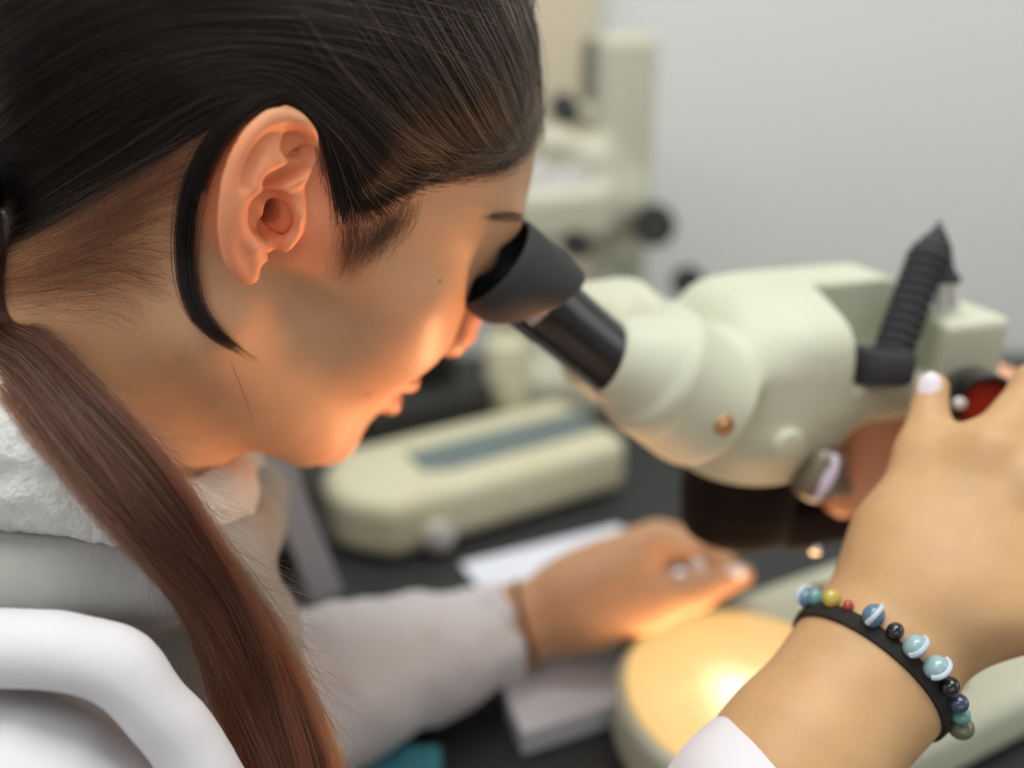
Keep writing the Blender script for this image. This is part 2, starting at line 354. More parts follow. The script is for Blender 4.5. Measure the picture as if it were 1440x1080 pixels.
def skull(q):                               # mm, head frame, symmetric in y
    a = q.copy(); a[:, 1] = np.abs(a[:, 1])
    d = ell(q, (0, 0, 40), (97, 73, 86))
    d = smin(d, ell(q, (52, 0, 28), (46, 62, 48)), 14)       # brow block
    d = smin(d, ell(q, (44, 0, -28), (52, 54, 60)), 18)      # face block
    d = smin(d, ell(a, (62, 32, -14), (31, 27, 29)), 16)     # cheeks
    d = smin(d, seg(a, (14, 58, 2), (60, 50, 0), 11, 12), 16)
    d = smin(d, seg(a, (6, 50, -46), (68, 22, -77), 14, 14), 20)   # jaw line
    d = smin(d, ell(q, (74, 0, -46), (25, 27, 28)), 12)      # muzzle
    d = smin(d, ell(q, (83, 0, -80), (16, 18, 15)), 14)      # chin
    d = smin(d, ell(q, (42, 0, -63), (42, 34, 20)), 18)      # under the jaw
    d = smax(d, -ell(a, (96, 31, 24), (14, 17, 12)), 10)     # eye sockets
    d = smin(d, seg(a, (88, 14, 41), (80, 42, 42), 6, 6), 10) # brow ridge
    d = smin(d, ell(a, (79, 31, 25), (12.5, 16, 11.5)), 4)     # eyeball with its lids
    d = smax(d, -seg(a, (91.5, 20, 23), (82, 44, 22), 1.2, .8), 1.5)  # slit between the lids
    d = smin(d, chain(q, [(96, 0, 30), (104, 0, 14), (110, 0, -2), (112.5, 0, -10)], [6, 6.5, 7.5, 8], 2), 7)
    d = smin(d, ell(a, (104, 11, -15), (10, 6.5, 7)), 5)
    d = smax(d, -seg(a, (108, 6, -23), (104, 6.5, -15), 3, 2), 2)
    for p0, p1, p2, r in (((104.5, 0, -40.5), (101, 11, -40), (86, 23, -46), 4.8), ((101.5, 0, -53), (98.5, 11, -52.5), (86, 22, -47.5), 5.8)):
        d = smin(d, np.minimum(seg(a, p0, p1, r, r*.85), seg(a, p1, p2, r*.85, 1.6)), 3)
    d = smax(d, -np.minimum(seg(a, (109, 0, -46.6), (102, 13, -46.2), 1.2), seg(a, (102, 13, -46.2), (87, 24.5, -46.8), 1.2, .8)), 2)
    return d
def neck_d(P): return chain(P, NECK, [.0455, .0465, .060], .02)
def base_F(P):                              # skin without ears, metres
    q = loc(P); d = skull(q)/1000.
    return smin(d, neck_d(P), .03)
def head_F(P):
    d = base_F(P)
    for Pk in (P, mirror(P)):
        m = np.linalg.norm(Pk-EO, axis=1) < EAR_R/1000.
        if m.any(): d[m] = ear_F(Pk[m], d[m]*1000)/1000.
    return d
def mirror(P):
    q = loc(P); q[:, 1] *= -1; return TH+(q/1000)@RH.T
# ---- right hand and forearm (on the focus knob), left hand and forearm (on the base)
RA = WW([(985, 1262, .300), (1126, 1064, .319), (1222, 945, .334), (1275, 850, .346)])
def rhand(P):
    d = chain(P, RA, [.034, .0253, .0250, .027], .02)
    kn = WW([(1392, 640, .345), (1452, 690, .335), (1500, 752, .330), (1535, 820, .328)])   # knuckles
    wr = W(1262, 885, .340)
    for i, k in enumerate(kn): d = smin(d, seg(P, wr+(k-wr)*.12, k, .019, .0122), .010)
    d = smin(d, ell3(P, W(1372, 790, .345), (.040, .040, .018)), .02)
    fing = [((1392, 640, .345), (1462, 545, .362), (1500, 545, .388), (1508, 575, .405)), ((1452, 690, .335), (1550, 600, .352), (1590, 600, .385), (1585, 640, .405)),
            ((1500, 752, .330), (1610, 680, .348), (1645, 690, .380), (1635, 720, .398)), ((1535, 820, .328), (1620, 770, .345), (1650, 780, .368), (1640, 800, .382))]
    for i, fg in enumerate(fing):
        s = (1, 1.04, 1, .86)[i]; d = smin(d, chain(P, WW(fg), [.0115*s, .0095*s, .0085*s, .0072*s], .006), .008)
    th = chain(P, WW([(1282, 850, .345), (1274, 742, .352), (1297, 640, .362), (1311, 546, .372)]), [.017, .0142, .0094, .0066], .008)
    return smin(d, th, .016)
def ell3(P, c, r): return ell(P, c, r)
LA = WW([(420, 985, .487), (600, 925, .537), (712, 884, .556), (790, 862, .555)])
def lhand(P):
    d = chain(P, LA, [.037, .0265, .0218, .0225], .02)
    wr = W(790, 858, .556)
    kn = WW([(905, 768, .567), (925, 760, .585), (938, 762, .603), (945, 772, .618)])
    for k in kn: d = smin(d, seg(P, wr+(k-wr)*.1, k, .0205, .012), .016)
    d = smin(d, ell(P, W(860, 830, .562), (.034, .027, .022)), .018)
    fing = [((905, 768, .567), (966, 775, .578), (985, 806, .585)), ((925, 760, .585), (985, 762, .592), (1012, 800, .588)),
            ((938, 762, .603), (1000, 768, .606), (1028, 805, .600)), ((945, 772, .618), (1000, 780, .615), (1022, 810, .602))]
    for i, fg in enumerate(fing):
        s = (1, 1.03, 1, .88)[i]; d = smin(d, chain(P, WW(fg), [.0103*s, .0088*s, .0068*s], .005), .007)
    th = chain(P, WW([(830, 868, .550), (905, 856, .552), (980, 832, .562), (1044, 808, .570)]), [.017, .0138, .0102, .0070], .007)
    return smin(d, th, .012)
# upper arms inside the sleeves, so the figure is one body
RSH = np.array([-.20, .215, .90]); LSH = np.array([-.225, .44, .86])
REL = W(760, 1560, .335); LEL = W(320, 1030, .455)
def person_F(P):
    d = head_F(P)
    d = smin(d, chain(P, [NECK[2], np.array([-.29, .30, .78]), np.array([-.33, .29, .62])], [.07, .10, .105], .04), .04)
    d = smin(d, chain(P, [NECK[2]+np.array([-.01, -.02, -.04]), RSH, REL, RA[0]], [.055, .052, .040, .036], .02), .03)
    d = smin(d, chain(P, [NECK[2]+np.array([0, .02, -.04]), LSH, LEL, LA[0]], [.055, .050, .038, .037], .02), .03)
    for a, F in ((RA, rhand), (LA, lhand)):
        c = (a[2]+a[3])/2; m = np.linalg.norm(P-c, axis=1) < .26
        if m.any(): d[m] = smin(d[m], F(P[m]), .01)
    return d
SK = np.array(s2l((197, 151, 114)))
def skin_col(V):
    q = loc(V); c = np.tile(SK, (len(V), 1)); n = len(V)
    def mixc(w, rgb): c[:] = c*(1-w[:, None])+np.array(s2l(rgb))*w[:, None]
    mixc((1-sst(np.linalg.norm(V-RA[3], axis=1), .12, .2))*.9, (188, 150, 107))
    e = np.linalg.norm(V-EO, axis=1); mixc((1-sst(e, .022, .038))*.9, (232, 148, 106))
    a = q.copy(); a[:, 1] = np.abs(a[:, 1])
    mixc((1-sst(np.linalg.norm(a-np.array([66, 42, -18]), axis=1), 5, 38))*.35, (208, 130, 98))
    mixc((1-sst(np.linalg.norm(q-np.array([112, 0, -12]), axis=1), 6, 22))*.4, (214, 120, 96))
    lip = np.minimum(np.minimum(seg(a, (106, 0, -42), (102, 11, -42), 4.2, 3.6), seg(a, (102, 11, -42), (86, 23, -46.5), 3.6, 1)), np.minimum(seg(a, (103, 0, -52), (99.5, 11, -51.5), 4.8, 4.2), seg(a, (99.5, 11, -51.5), (86, 22, -47.5), 4.2, 1)))
    mixc((1-sst(lip, .2, 2.2))*.55, (190, 116, 96))
    for px, py, d, r in MOLES: mixc((1-sst(np.linalg.norm(V-d, axis=1), r*.6, r*1.3))*.75, (92, 52, 40))
    return c
MOLES = []

def ear_slack(P):
    m = np.minimum(np.linalg.norm(P-EO, axis=1), np.linalg.norm(mirror(P)-EO, axis=1)) < .05
    return np.where(m, 4.0, 1.5)
def trace(pix, F, t0=.15, n=70):            # follow picture directions until they meet the surface F
    pix = np.asarray(pix, float); r = np.stack([(pix[:, 0]-720)/FPX, CO-(pix[:, 1]-540)/FPX*SI, -SI-(pix[:, 1]-540)/FPX*CO], 1)
    r /= np.linalg.norm(r, axis=1, keepdims=True); o = np.array([0, 0, CAMZ]); t = np.full(len(r), t0); best = t.copy(); bd = np.full(len(r), 9.)
    act = np.arange(len(r))
    for _ in range(n):
        d = chunk(F, o+r[act]*t[act, None]); m = np.abs(d) < bd[act]; bd[act[m]] = np.abs(d[m]); best[act[m]] = t[act[m]]
        t[act] = t[act]+d*.85; act = act[(np.abs(d) > 1.5e-4) & (t[act] < .62)]
        if not len(act): break
    return o+r*best[:, None], bd
# ================================================================ hair
HL_PX = [(742, 150), (738, 178), (720, 212), (690, 230), (640, 243), (595, 262), (562, 292), (530, 300), (500, 306), (478, 298), (468, 270), (463, 225), (452, 185), (428, 158), (395, 155), (350, 175), (320, 200), (262, 205), (195, 240), (125, 285), (60, 318), (5, 345)]
_p, _b = trace(HL_PX, base_F); _q = loc(_p)
HAIRLINE = np.array([(q[0], q[2]) for q, b in zip(_q, _b) if b < .004]+[(-140, -30), (-140, 150), (60, 150), (88, 98)])
def hair_t(q, lo=-.35, hi=4.6):             # thickness of the hair over the skin, mm
    d = -poly2(q[:, [0, 2]], HAIRLINE); return lo+(hi-lo)*sst(d, 0, 30)+19*sst(-q[:, 0], 25, 100)*sst(d, 4, 45)
def hair_F(P):
    q = loc(P); return np.maximum(base_F(P)-hair_t(q)/1000., poly2(q[:, [0, 2]], HAIRLINE)/1000.-.0005)
def strand_set(guides, n, K, F, lift, jit, clump=14, s_rng=(0, 1), len_rng=(.6, 1), wob=4):
    G = np.array([spline(g_, 40) for g_ in guides])            # guides x 40 x 2, picture directions
    m = len(guides); out = []
    cl_s = rng.uniform(*s_rng, max(2, n//clump)); ci = rng.integers(0, len(cl_s), n)
    s = np.clip(cl_s[ci]+rng.normal(0, .018, n), 0, 1)*(m-1)
    a = np.clip(s.astype(int), 0, m-2); u = (s-a)[:, None, None]
    am, bp = np.maximum(a-1, 0), np.minimum(a+2, m-1)
    p0, p1, p2, p3 = G[am], G[a], G[a+1], G[bp]
    path = .5*(2*p1+(p2-p0)*u+(2*p0-5*p1+4*p2-p3)*u*u+(3*p1-p0-3*p2+p3)*u**3)
    L = rng.uniform(*len_rng, n); st = rng.uniform(0, 1, n)*(1-L); st = np.maximum(st, rng.uniform(0, .10, n)); L = np.minimum(L, 1-st); t = (st[:, None]+L[:, None]*np.linspace(0, 1, K)[None])*38.999
    i = t.astype(int); f = (t-i)[..., None]; r = np.arange(n)[:, None]
    P = path[r, i]*(1-f)+path[r, i+1]*f
    ph = rng.uniform(0, 6.28, (n, 1)); fr = rng.uniform(2, 5, (n, 1)); tt = np.linspace(0, 1, K)[None]
    P = P+rng.normal(0, jit, (n, 1, 2))+(np.sin(ph+fr*tt)*wob*rng.normal(0, 1, (n, 1)))[..., None]*np.array([.4, 1])
    X, bd = trace(P.reshape(-1, 2), F)
    X = X.reshape(n, K, 3); ok = (bd.reshape(n, K) < .004).all(1); X = X[ok]
    cen = np.array([0, 0, CAMZ]); v = cen-X; v /= np.linalg.norm(v, axis=2, keepdims=True)
    env = np.sin(np.pi*np.clip(tt, .02, .98))**.4
    return X+v*(rng.uniform(*lift, len(X))[:, None]*env)[..., None]
def ponytail(n, K):
    ctr = np.array([(-22, 452, .303, 36), (38, 510, .284, 46), (100, 582, .274, 54), (160, 652, .271, 60), (212, 714, .271, 58), (262, 776, .277, 50), (308, 838, .285, 48), (347, 908, .292, 55), (382, 990, .299, 62), (424, 1110, .300, 66), (460, 1260, .302, 62), (480, 1420, .305, 46)])
    pre = [(H(-72, -6, -38), .015), (H(-82, -20, -50), .0120)]     # gathered at the nape, then over the shoulder
    c = spline([np.r_[p, r] for p, r in pre]+[np.r_[W(*p[:3]), p[3]*p[2]/FPX] for p in ctr], 70); ax = c[:, :3]; T = np.gradient(ax, axis=0); T /= np.linalg.norm(T, axis=1, keepdims=True)
    view = np.array([0, 0, CAMZ])-ax; view /= np.linalg.norm(view, axis=1, keepdims=True)
    S = np.cross(T, view); S /= np.linalg.norm(S, axis=1, keepdims=True); N = np.cross(S, T)
    rad = c[:, 3]
    return ax, S, N, rad
def pony_strands(n, K, locks=34):
    ax, S, N, rad = ponytail(n, K); M = len(ax)
    la = rng.uniform(0, 2*math.pi, locks); lr = np.sqrt(rng.uniform(0, 1, locks)); lt = rng.normal(0, .9, locks); le = rng.uniform(.9, 1.0, locks)
    k = rng.integers(0, locks, n); a = la[k]; r = lr[k]
    wl, la2, lw = .13, rng.uniform(0, 6.28, locks), rng.uniform(5, 12, locks)
    t = np.linspace(0, 1, K)[None]*le[k][:, None]*np.ones((n, 1)); ti = t*(M-1.001); i = ti.astype(int); f = (ti-i)[..., None]
    A = ax[i]*(1-f)+ax[i+1]*f; SS, NN = S[i], N[i]; R = (rad[i]*(1-f[..., 0])+rad[i+1]*f[..., 0])
    ang = a[:, None]+lt[k][:, None]*t*1.4+rng.normal(0, .05, (n, 1)); rr = r[:, None]*(.85+.25*np.sin(3*t+a[:, None]*2))
    x = rr*np.cos(ang)+rng.normal(0, .085, (n, 1))+wl*np.sin(la2[k][:, None]+t*lw[k][:, None])+.06*np.sin(rng.uniform(0, 6, (n, 1))+t*rng.uniform(6, 22, (n, 1)))*rng.uniform(.2, 1.4, (n, 1))
    y = .55*rr*np.sin(ang)+rng.normal(0, .10, (n, 1))+.05*np.sin(rng.uniform(0, 6, (n, 1))+t*rng.uniform(6, 22, (n, 1)))
    return A+SS*(x*R)[..., None]+NN*(y*R)[..., None]
def flyaways(n, K):
    ax, S, N, rad = ponytail(1, K); M = len(ax); out = np.zeros((n, K, 3)); u = np.linspace(0, 1, K)
    at = lambda A, t: np.stack([np.interp(t, np.arange(M), A[:, k]) for k in range(3)], 1)
    for j in range(n):
        i0 = rng.uniform(.30, .74); ln = rng.uniform(.04, .17); t = np.clip(i0+ln*u, 0, 1)*(M-1.001)
        sd = -1 if rng.uniform() < .7 else 1; grow = u**1.5*rng.uniform(.15, 1.3); r = np.interp(t, np.arange(M), rad)
        x = sd*(.80+grow)+.10*np.sin(u*rng.uniform(2, 7)+rng.uniform(0, 6))*u
        y = rng.uniform(-.5, .7)+.18*np.sin(u*rng.uniform(2, 6))
        out[j] = at(ax, t)+at(S, t)*(x*r)[:, None]+at(N, t)*(y*r)[:, None]
    return out
G_MAIN = [[(480, 322), (470, 240), (450, 165), (395, 135), (300, 165), (190, 235), (60, 315), (-90, 390)],
          [(535, 312), (505, 262), (468, 180), (392, 124), (290, 150), (180, 220), (40, 305), (-92, 388)],
          [(605, 262), (548, 248), (485, 180), (392, 110), (280, 130), (160, 200), (20, 290), (-95, 386)],
          [(672, 242), (595, 234), (508, 155), (392, 94), (270, 108), (140, 180), (0, 275), (-100, 384)],
          [(722, 216), (642, 212), (532, 122), (392, 74), (250, 84), (110, 158), (-20, 258), (-104, 380)],
          [(740, 180), (684, 162), (555, 86), (396, 49), (230, 58), (80, 132), (-45, 240), (-108, 376)],
          [(744, 150), (698, 100), (570, 45), (400, 18), (210, 28), (50, 105), (-70, 222), (-112, 372)],
          [(750, 105), (715, 45), (590, 5), (405, -20), (180, -4), (10, 80), (-95, 205), (-118, 368)],
          [(755, 55), (725, -15), (600, -45), (400, -65), (150, -40), (-30, 55), (-120, 190), (-124, 364)],
          [(757, 0), (728, -70), (600, -100), (395, -115), (120, -85), (-70, 30), (-140, 175), (-128, 360)],
          [(750, -60), (715, -125), (590, -155), (385, -165), (90, -130), (-110, 0), (-160, 160), (-132, 356)]]
G_SWOOP = [[(330, -90), (400, 20), (470, 110), (545, 185), (610, 225), (560, 215), (480, 150)],
           [(430, -90), (500, 10), (570, 110), (630, 190), (668, 228), (610, 225), (520, 165)],
           [(530, -90), (590, 10), (645, 100), (690, 180), (712, 220), (655, 225), (560, 180)],
           [(620, -90), (665, 0), (706, 80), (732, 150), (740, 190), (700, 215), (600, 190)],
           [(690, -80), (722, -10), (745, 60), (752, 120), (748, 160), (722, 190), (650, 195)]]
G_NAPE = [[(330, 190), (270, 215), (160, 272), (50, 330), (-80, 388)], [(318, 205), (240, 245), (140, 300), (40, 345), (-80, 392)], [(285, 260), (210, 285), (120, 330), (30, 365), (-80, 398)],
          [(262, 330), (190, 330), (105, 360), (25, 385), (-80, 404)], [(245, 400), (170, 378), (95, 390), (20, 402), (-80, 410)], [(205, 470), (140, 440), (75, 425), (10, 420), (-80, 414)]]
LOCK = [[(430, 140), (390, 138), (345, 166), (312, 205), (290, 252), (277, 310), (274, 375), (283, 425), (305, 462), (322, 478)],
        [(436, 134), (384, 126), (318, 165), (280, 215), (258, 268), (250, 328), (252, 388), (267, 440), (298, 472), (338, 494)]]
WISP = [[(296, 455), (320, 478), (345, 497), (366, 510)], [(290, 450), (312, 476), (338, 494), (360, 508)]]
CHEEKHAIR = [[(318, 500), (338, 545), (350, 580), (357, 606)], [(322, 500), (340, 545), (352, 580), (358, 604)]]
SIDEB = [[(474, 295), (480, 320), (482, 345), (478, 370), (468, 398)], [(510, 300), (513, 325), (508, 350), (496, 372), (474, 402)], [(550, 290), (552, 310), (542, 332), (526, 354), (498, 384)], [(585, 272), (582, 290), (572, 308), (552, 330), (524, 358)]]
BROW = [[(742, 305), (718, 301), (695, 302), (668, 307)], [(742, 311), (720, 308), (700, 308), (680, 310)]]
def build_hair(parent):
    hm, hb, hf, hl = HAIR_MATS
    V, q = polygonize(hair_F, (-.33, .17, .93), (.06, .56, 1.30), .0022, 2, 2.6)
    cap = mesh_np('hair', V, q, MAT['hair_base'], parent)
    base = lambda P: base_F(P)-.0015
    S = []; both = lambda P: base_F(P)-np.maximum(hair_t(loc(P)), .2)/1000.
    S.append(strand_set(G_MAIN, 11000, 22, both, (.0001, .0024), 5, 16, (0, 1), (.45, 1), 4))
    S[0] = np.concatenate([S[0], strand_set(G_MAIN, 4500, 22, both, (.0001, .0018), 7, 12, (0, .42), (.3, .8), 5)])
    S.append(strand_set(G_SWOOP, 2600, 20, both, (.0002, .0024), 9, 9, (0, 1), (.35, .8), 6))
    o = strands('scalp_hair', np.concatenate([x[:, ::1] for x in [S[0]]]), rng.uniform(.00006, .00011, len(S[0])), hm, cap); o['kind'] = 'stuff'
    o = strands('swept_fringe', S[1], rng.uniform(.00006, .0001, len(S[1])), hm, cap); o['kind'] = 'stuff'
    st = strand_set(G_MAIN, 520, 24, both, (.0012, .0030), 6, 5, (.05, 1), (.25, .8), 7)
    o = strands('hair_streaks', st, rng.uniform(.00006, .00012, len(st)), hl, cap); o['kind'] = 'stuff'
    st = strand_set(G_SWOOP, 420, 24, both, (.0012, .0032), 9, 4, (0, 1), (.4, .95), 8)
    o = strands('fringe_streaks', st, rng.uniform(.00006, .00012, len(st)), hl, cap); o['kind'] = 'stuff'
    n = strand_set(G_NAPE, 1000, 16, base, (.0, .0022), 14, 6, (0, 1), (.2, .8), 8)
    o = strands('nape_hair', n, rng.uniform(.00003, .00007, len(n)), hf, cap); o['kind'] = 'stuff'
    l = strand_set(LOCK, 700, 26, base, (.0003, .004), 3.5, 8, (0, 1), (.7, 1), 3)
    o = strands('lock_behind_ear', l, rng.uniform(.00006, .0001, len(l)), hm, cap); o['kind'] = 'stuff'
    w = np.concatenate([strand_set(WISP, 16, 16, base, (.0003, .002), 3, 3, (0, 1), (.6, 1), 2), strand_set(CHEEKHAIR, 3, 16, base, (.0003, .002), 2, 1, (0, 1), (.8, 1), 1)])
    o = strands('loose_wisps', w, .00006, hm, cap); o['kind'] = 'stuff'
    sb = strand_set(SIDEB, 1000, 14, base, (0, .001), 9, 2, (0, 1), (.15, .65), 4)
    o = strands('sideburn_hair', sb, rng.uniform(.00002, .00005, len(sb)), hm, cap); o['kind'] = 'stuff'
    b = strand_set(BROW, 150, 8, base, (0, .001), 2.5, 4, (0, 1), (.15, .4), 2)
    o = strands('eyebrow', b, rng.uniform(.00004, .00007, len(b)), hm, parent); o['kind'] = 'stuff'
    # ponytail: a solid inner core and its strands
    ax, Sx, Nx, rad = ponytail(1, 1); bm = bmesh.new(); rows = []
    for p, s_, n_, r in zip(ax, Sx, Nx, rad):
        rows.append([bm.verts.new(Vector(p+s_*r*.52*math.cos(a)+n_*r*.24*math.sin(a))) for a in np.linspace(0, 2*math.pi, 25)[:-1]])
    for a_, b_ in zip(rows, rows[1:]):
        for i in range(24): bm.faces.new((a_[i], a_[(i+1) % 24], b_[(i+1) % 24], b_[i]))
    pt = bm_obj('ponytail', bm, MAT['hair_base2'], parent)
    ps = pony_strands(8500, 40, 56)
    o = strands('ponytail_hair', ps, rng.uniform(.00006, .00011, len(ps)), hb, pt); o['kind'] = 'stuff'
    ph = pony_strands(650, 40, 40); o = strands('ponytail_streaks', ph, rng.uniform(.00006, .00012, len(ph)), hl, pt); o['kind'] = 'stuff'
    fl = flyaways(330, 22)
    o = strands('flyaway_hair', fl, rng.uniform(.00004, .00007, len(fl)), hb, pt); o['kind'] = 'stuff'
# ================================================================ clothing (children of the person)
HOOD_A = spline([(-190, 560, .345, .030), (-60, 606, .306, .031), (60, 640, .290, .0265), (150, 690, .288, .0185), (215, 727, .299, .0145), (270, 735, .330, .016), (300, 690, .375, .017), (305, 650, .41, .016)], 26)
HOOD_B = spline([(-170, 800, .285, .022), (-40, 818, .286, .019), (90, 818, .288, .018), (190, 812, .293, .017), (255, 800, .300, .016), (300, 790, .335, .018), (335, 750, .40, .02), (345, 700, .45, .022)], 26)
HOOD_C = spline([(330, 640, .44, .012), (352, 700, .445, .014), (345, 770, .45, .016), (320, 850, .46, .02)], 10)
CREASE = spline([(-120, 640, .285), (-10, 672, .264), (60, 682, .262), (120, 702, .268)], 12)
def tubeF(P, S): return chain(P, [W(*p[:3]) for p in S], [p[3] for p in S])
def hood_F(P):
    d = smin(tubeF(P, HOOD_A), tubeF(P, HOOD_C), .004)
    d = smax(d, -chain(P, [W(*p) for p in CREASE], [.0022]*12), .006)
    d = smax(d, -(neck_d(P)-.001), .004)
    return d-.0006*vnoise(P, .006, 3)-.0005*vnoise(P, .0026, 4)-.0020*vnoise(P, .024, 5)
def hoodie_F(P):
    d = smin(tubeF(P, HOOD_B), chain(P, [np.array([-.25, .297, .905]), np.array([-.295, .30, .83])], [.083, .104]), .01)
    d = smin(d, chain(P, [W(-20, 900, .31), W(-60, 1150, .34), W(-120, 1500, .36)], [.045, .085, .10]), .01)
    d = smin(d, chain(P, [W(190, 870, .335), W(250, 930, .36), W(200, 1150, .38)], [.046, .050, .085]), .01)
    d = smax(d, -(neck_d(P)-.001), .004)
    return d-.0012*vnoise(P, .018, 5)-.0002*vnoise(P, .003, 6)
COLLAR = spline([(-160, 902, .266), (-40, 906, .262), (70, 910, .261), (160, 936, .264), (226, 996, .269), (280, 1066, .275), (320, 1150, .282)], 22)
def wrinkle(P, s=.032, a=.0045, k=0): return a*vnoise(P, s, 11+k)+.4*a*vnoise(P, s*.45, 17+k)
def coat_F(P):
    c = [W(*p) for p in COLLAR]; d = chain(P, c, [.0112]*len(c))
    d = smin(d, chain(P, [W(-210, 1120, .275), W(40, 1122, .275), W(140, 1165, .285), W(330, 1350, .31)], [.032, .031, .027, .03], .01), .002)
    d = smin(d, chain(P, [W(-150, 1120, .29), REL], [.058, .05], .01), .01)
    d = smin(d, chain(P, [W(-150, 1120, .31), W(120, 1300, .35), W(60, 1700, .40)], [.06, .085, .085]), .01)
    d = smin(d, chain(P, [REL, (RA[0]+RA[1])/2, RA[1]+(RA[2]-RA[1])*.45], [.048, .0305, .0288], .01), .012)          # near sleeve
    d = smin(d, chain(P, [LSH+np.array([0, 0, -.01]), LEL, LA[0]+(LA[1]-LA[0])*.3, LA[1], LA[2]-(LA[2]-LA[1])*.03], [.060, .050, .043, .036, .0285], .012), .01)
    d = smin(d, chain(P, [W(330, 880, .36), W(330, 1010, .37), W(300, 1200, .38)], [.012, .020, .03], .01), .006)        # far front edge
    e = (RA[2]-RA[1])/np.linalg.norm(RA[2]-RA[1]); cut = RA[1]+(RA[2]-RA[1])*.27
    d = smax(d, np.where(np.linalg.norm(P-cut, axis=1) < .12, (P-cut)@e, -1.), .002)
    e2 = (LA[2]-LA[1])/np.linalg.norm(LA[2]-LA[1]); cut2 = LA[2]
    d = smax(d, np.where(np.linalg.norm(P-cut2, axis=1) < .12, (P-cut2)@e2, -1.), .002)
    d = smin(d, chain(P, [np.array([-.262, .290, .865]), np.array([-.31, .295, .76]), np.array([-.34, .285, .60])], [.085, .122, .125], .03), .02)
    d = smin(d, chain(P, [np.array([-.262, .24, .868]), RSH+np.array([-.015, 0, -.012]), REL], [.06, .058, .05], .01), .015)
    d = d-wrinkle(P)*(.55+.7*sst(P[:, 1], .37, .45))*np.clip(.25+np.linalg.norm(P-cut, axis=1)/.08, .25, 1)
    d = smax(d, -(seg(P, RA[1], RA[1]+(RA[2]-RA[1])*.6, .0258, .0256)), .002)   # hollow cuffs
    return smax(d, -(seg(P, LA[1]+(LA[2]-LA[1])*.6, LA[2]+(LA[2]-LA[1])*.2, .0245, .0245)), .002)
def build_clothes(parent):
    ho = sdf_obj('hoodie', hoodie_F, (-.42, .08, .75), (-.08, .56, 1.10), .0026, MAT['jersey'], parent, newton=1)
    h = sdf_obj('hood', hood_F, (-.42, .08, .80), (-.08, .56, 1.10), .0017, MAT['fleece'], ho, newton=1); h['label'] = 'fluffy pale grey fleece hood'
    sdf_obj('lab_coat', coat_F, (-.45, .02, .55), (.32, .70, 1.02), .0030, MAT['coat'], parent, newton=1)
# ================================================================ the near microscope
YAW = math.radians(18); FM = np.array([math.cos(YAW), math.sin(YAW), 0]); LM = np.array([-math.sin(YAW), math.cos(YAW), 0]); UZ = np.array([0, 0, 1.])
YB = math.radians(27); FB = np.array([math.cos(YB), math.sin(YB), 0]); LB = np.array([-math.sin(YB), math.cos(YB), 0])
BASE_Z = CAMZ-.350; BENCH_Z = CAMZ-.392
OBJ = W(1035, 712, .470)
PLATE = np.array([.135, .405, BASE_Z])
INC = math.radians(42); AD = FM*math.cos(INC)-UZ*math.sin(INC)          # down the eyepiece tubes
CUP = W(699, 373, .357); IPD = .058
def rod(bm, a, b, r, n=32, e=.0008):
    a = np.asarray(a); b = np.asarray(b); L = float(np.linalg.norm(b-a)); r2 = r-e
    lathe(bm, [(0, 0), (0, r2), (e*.3, r-e*.3), (e, r), (L-e, r), (L-e*.3, r-e*.3), (L, r2), (L, 0)], a, b-a, n)
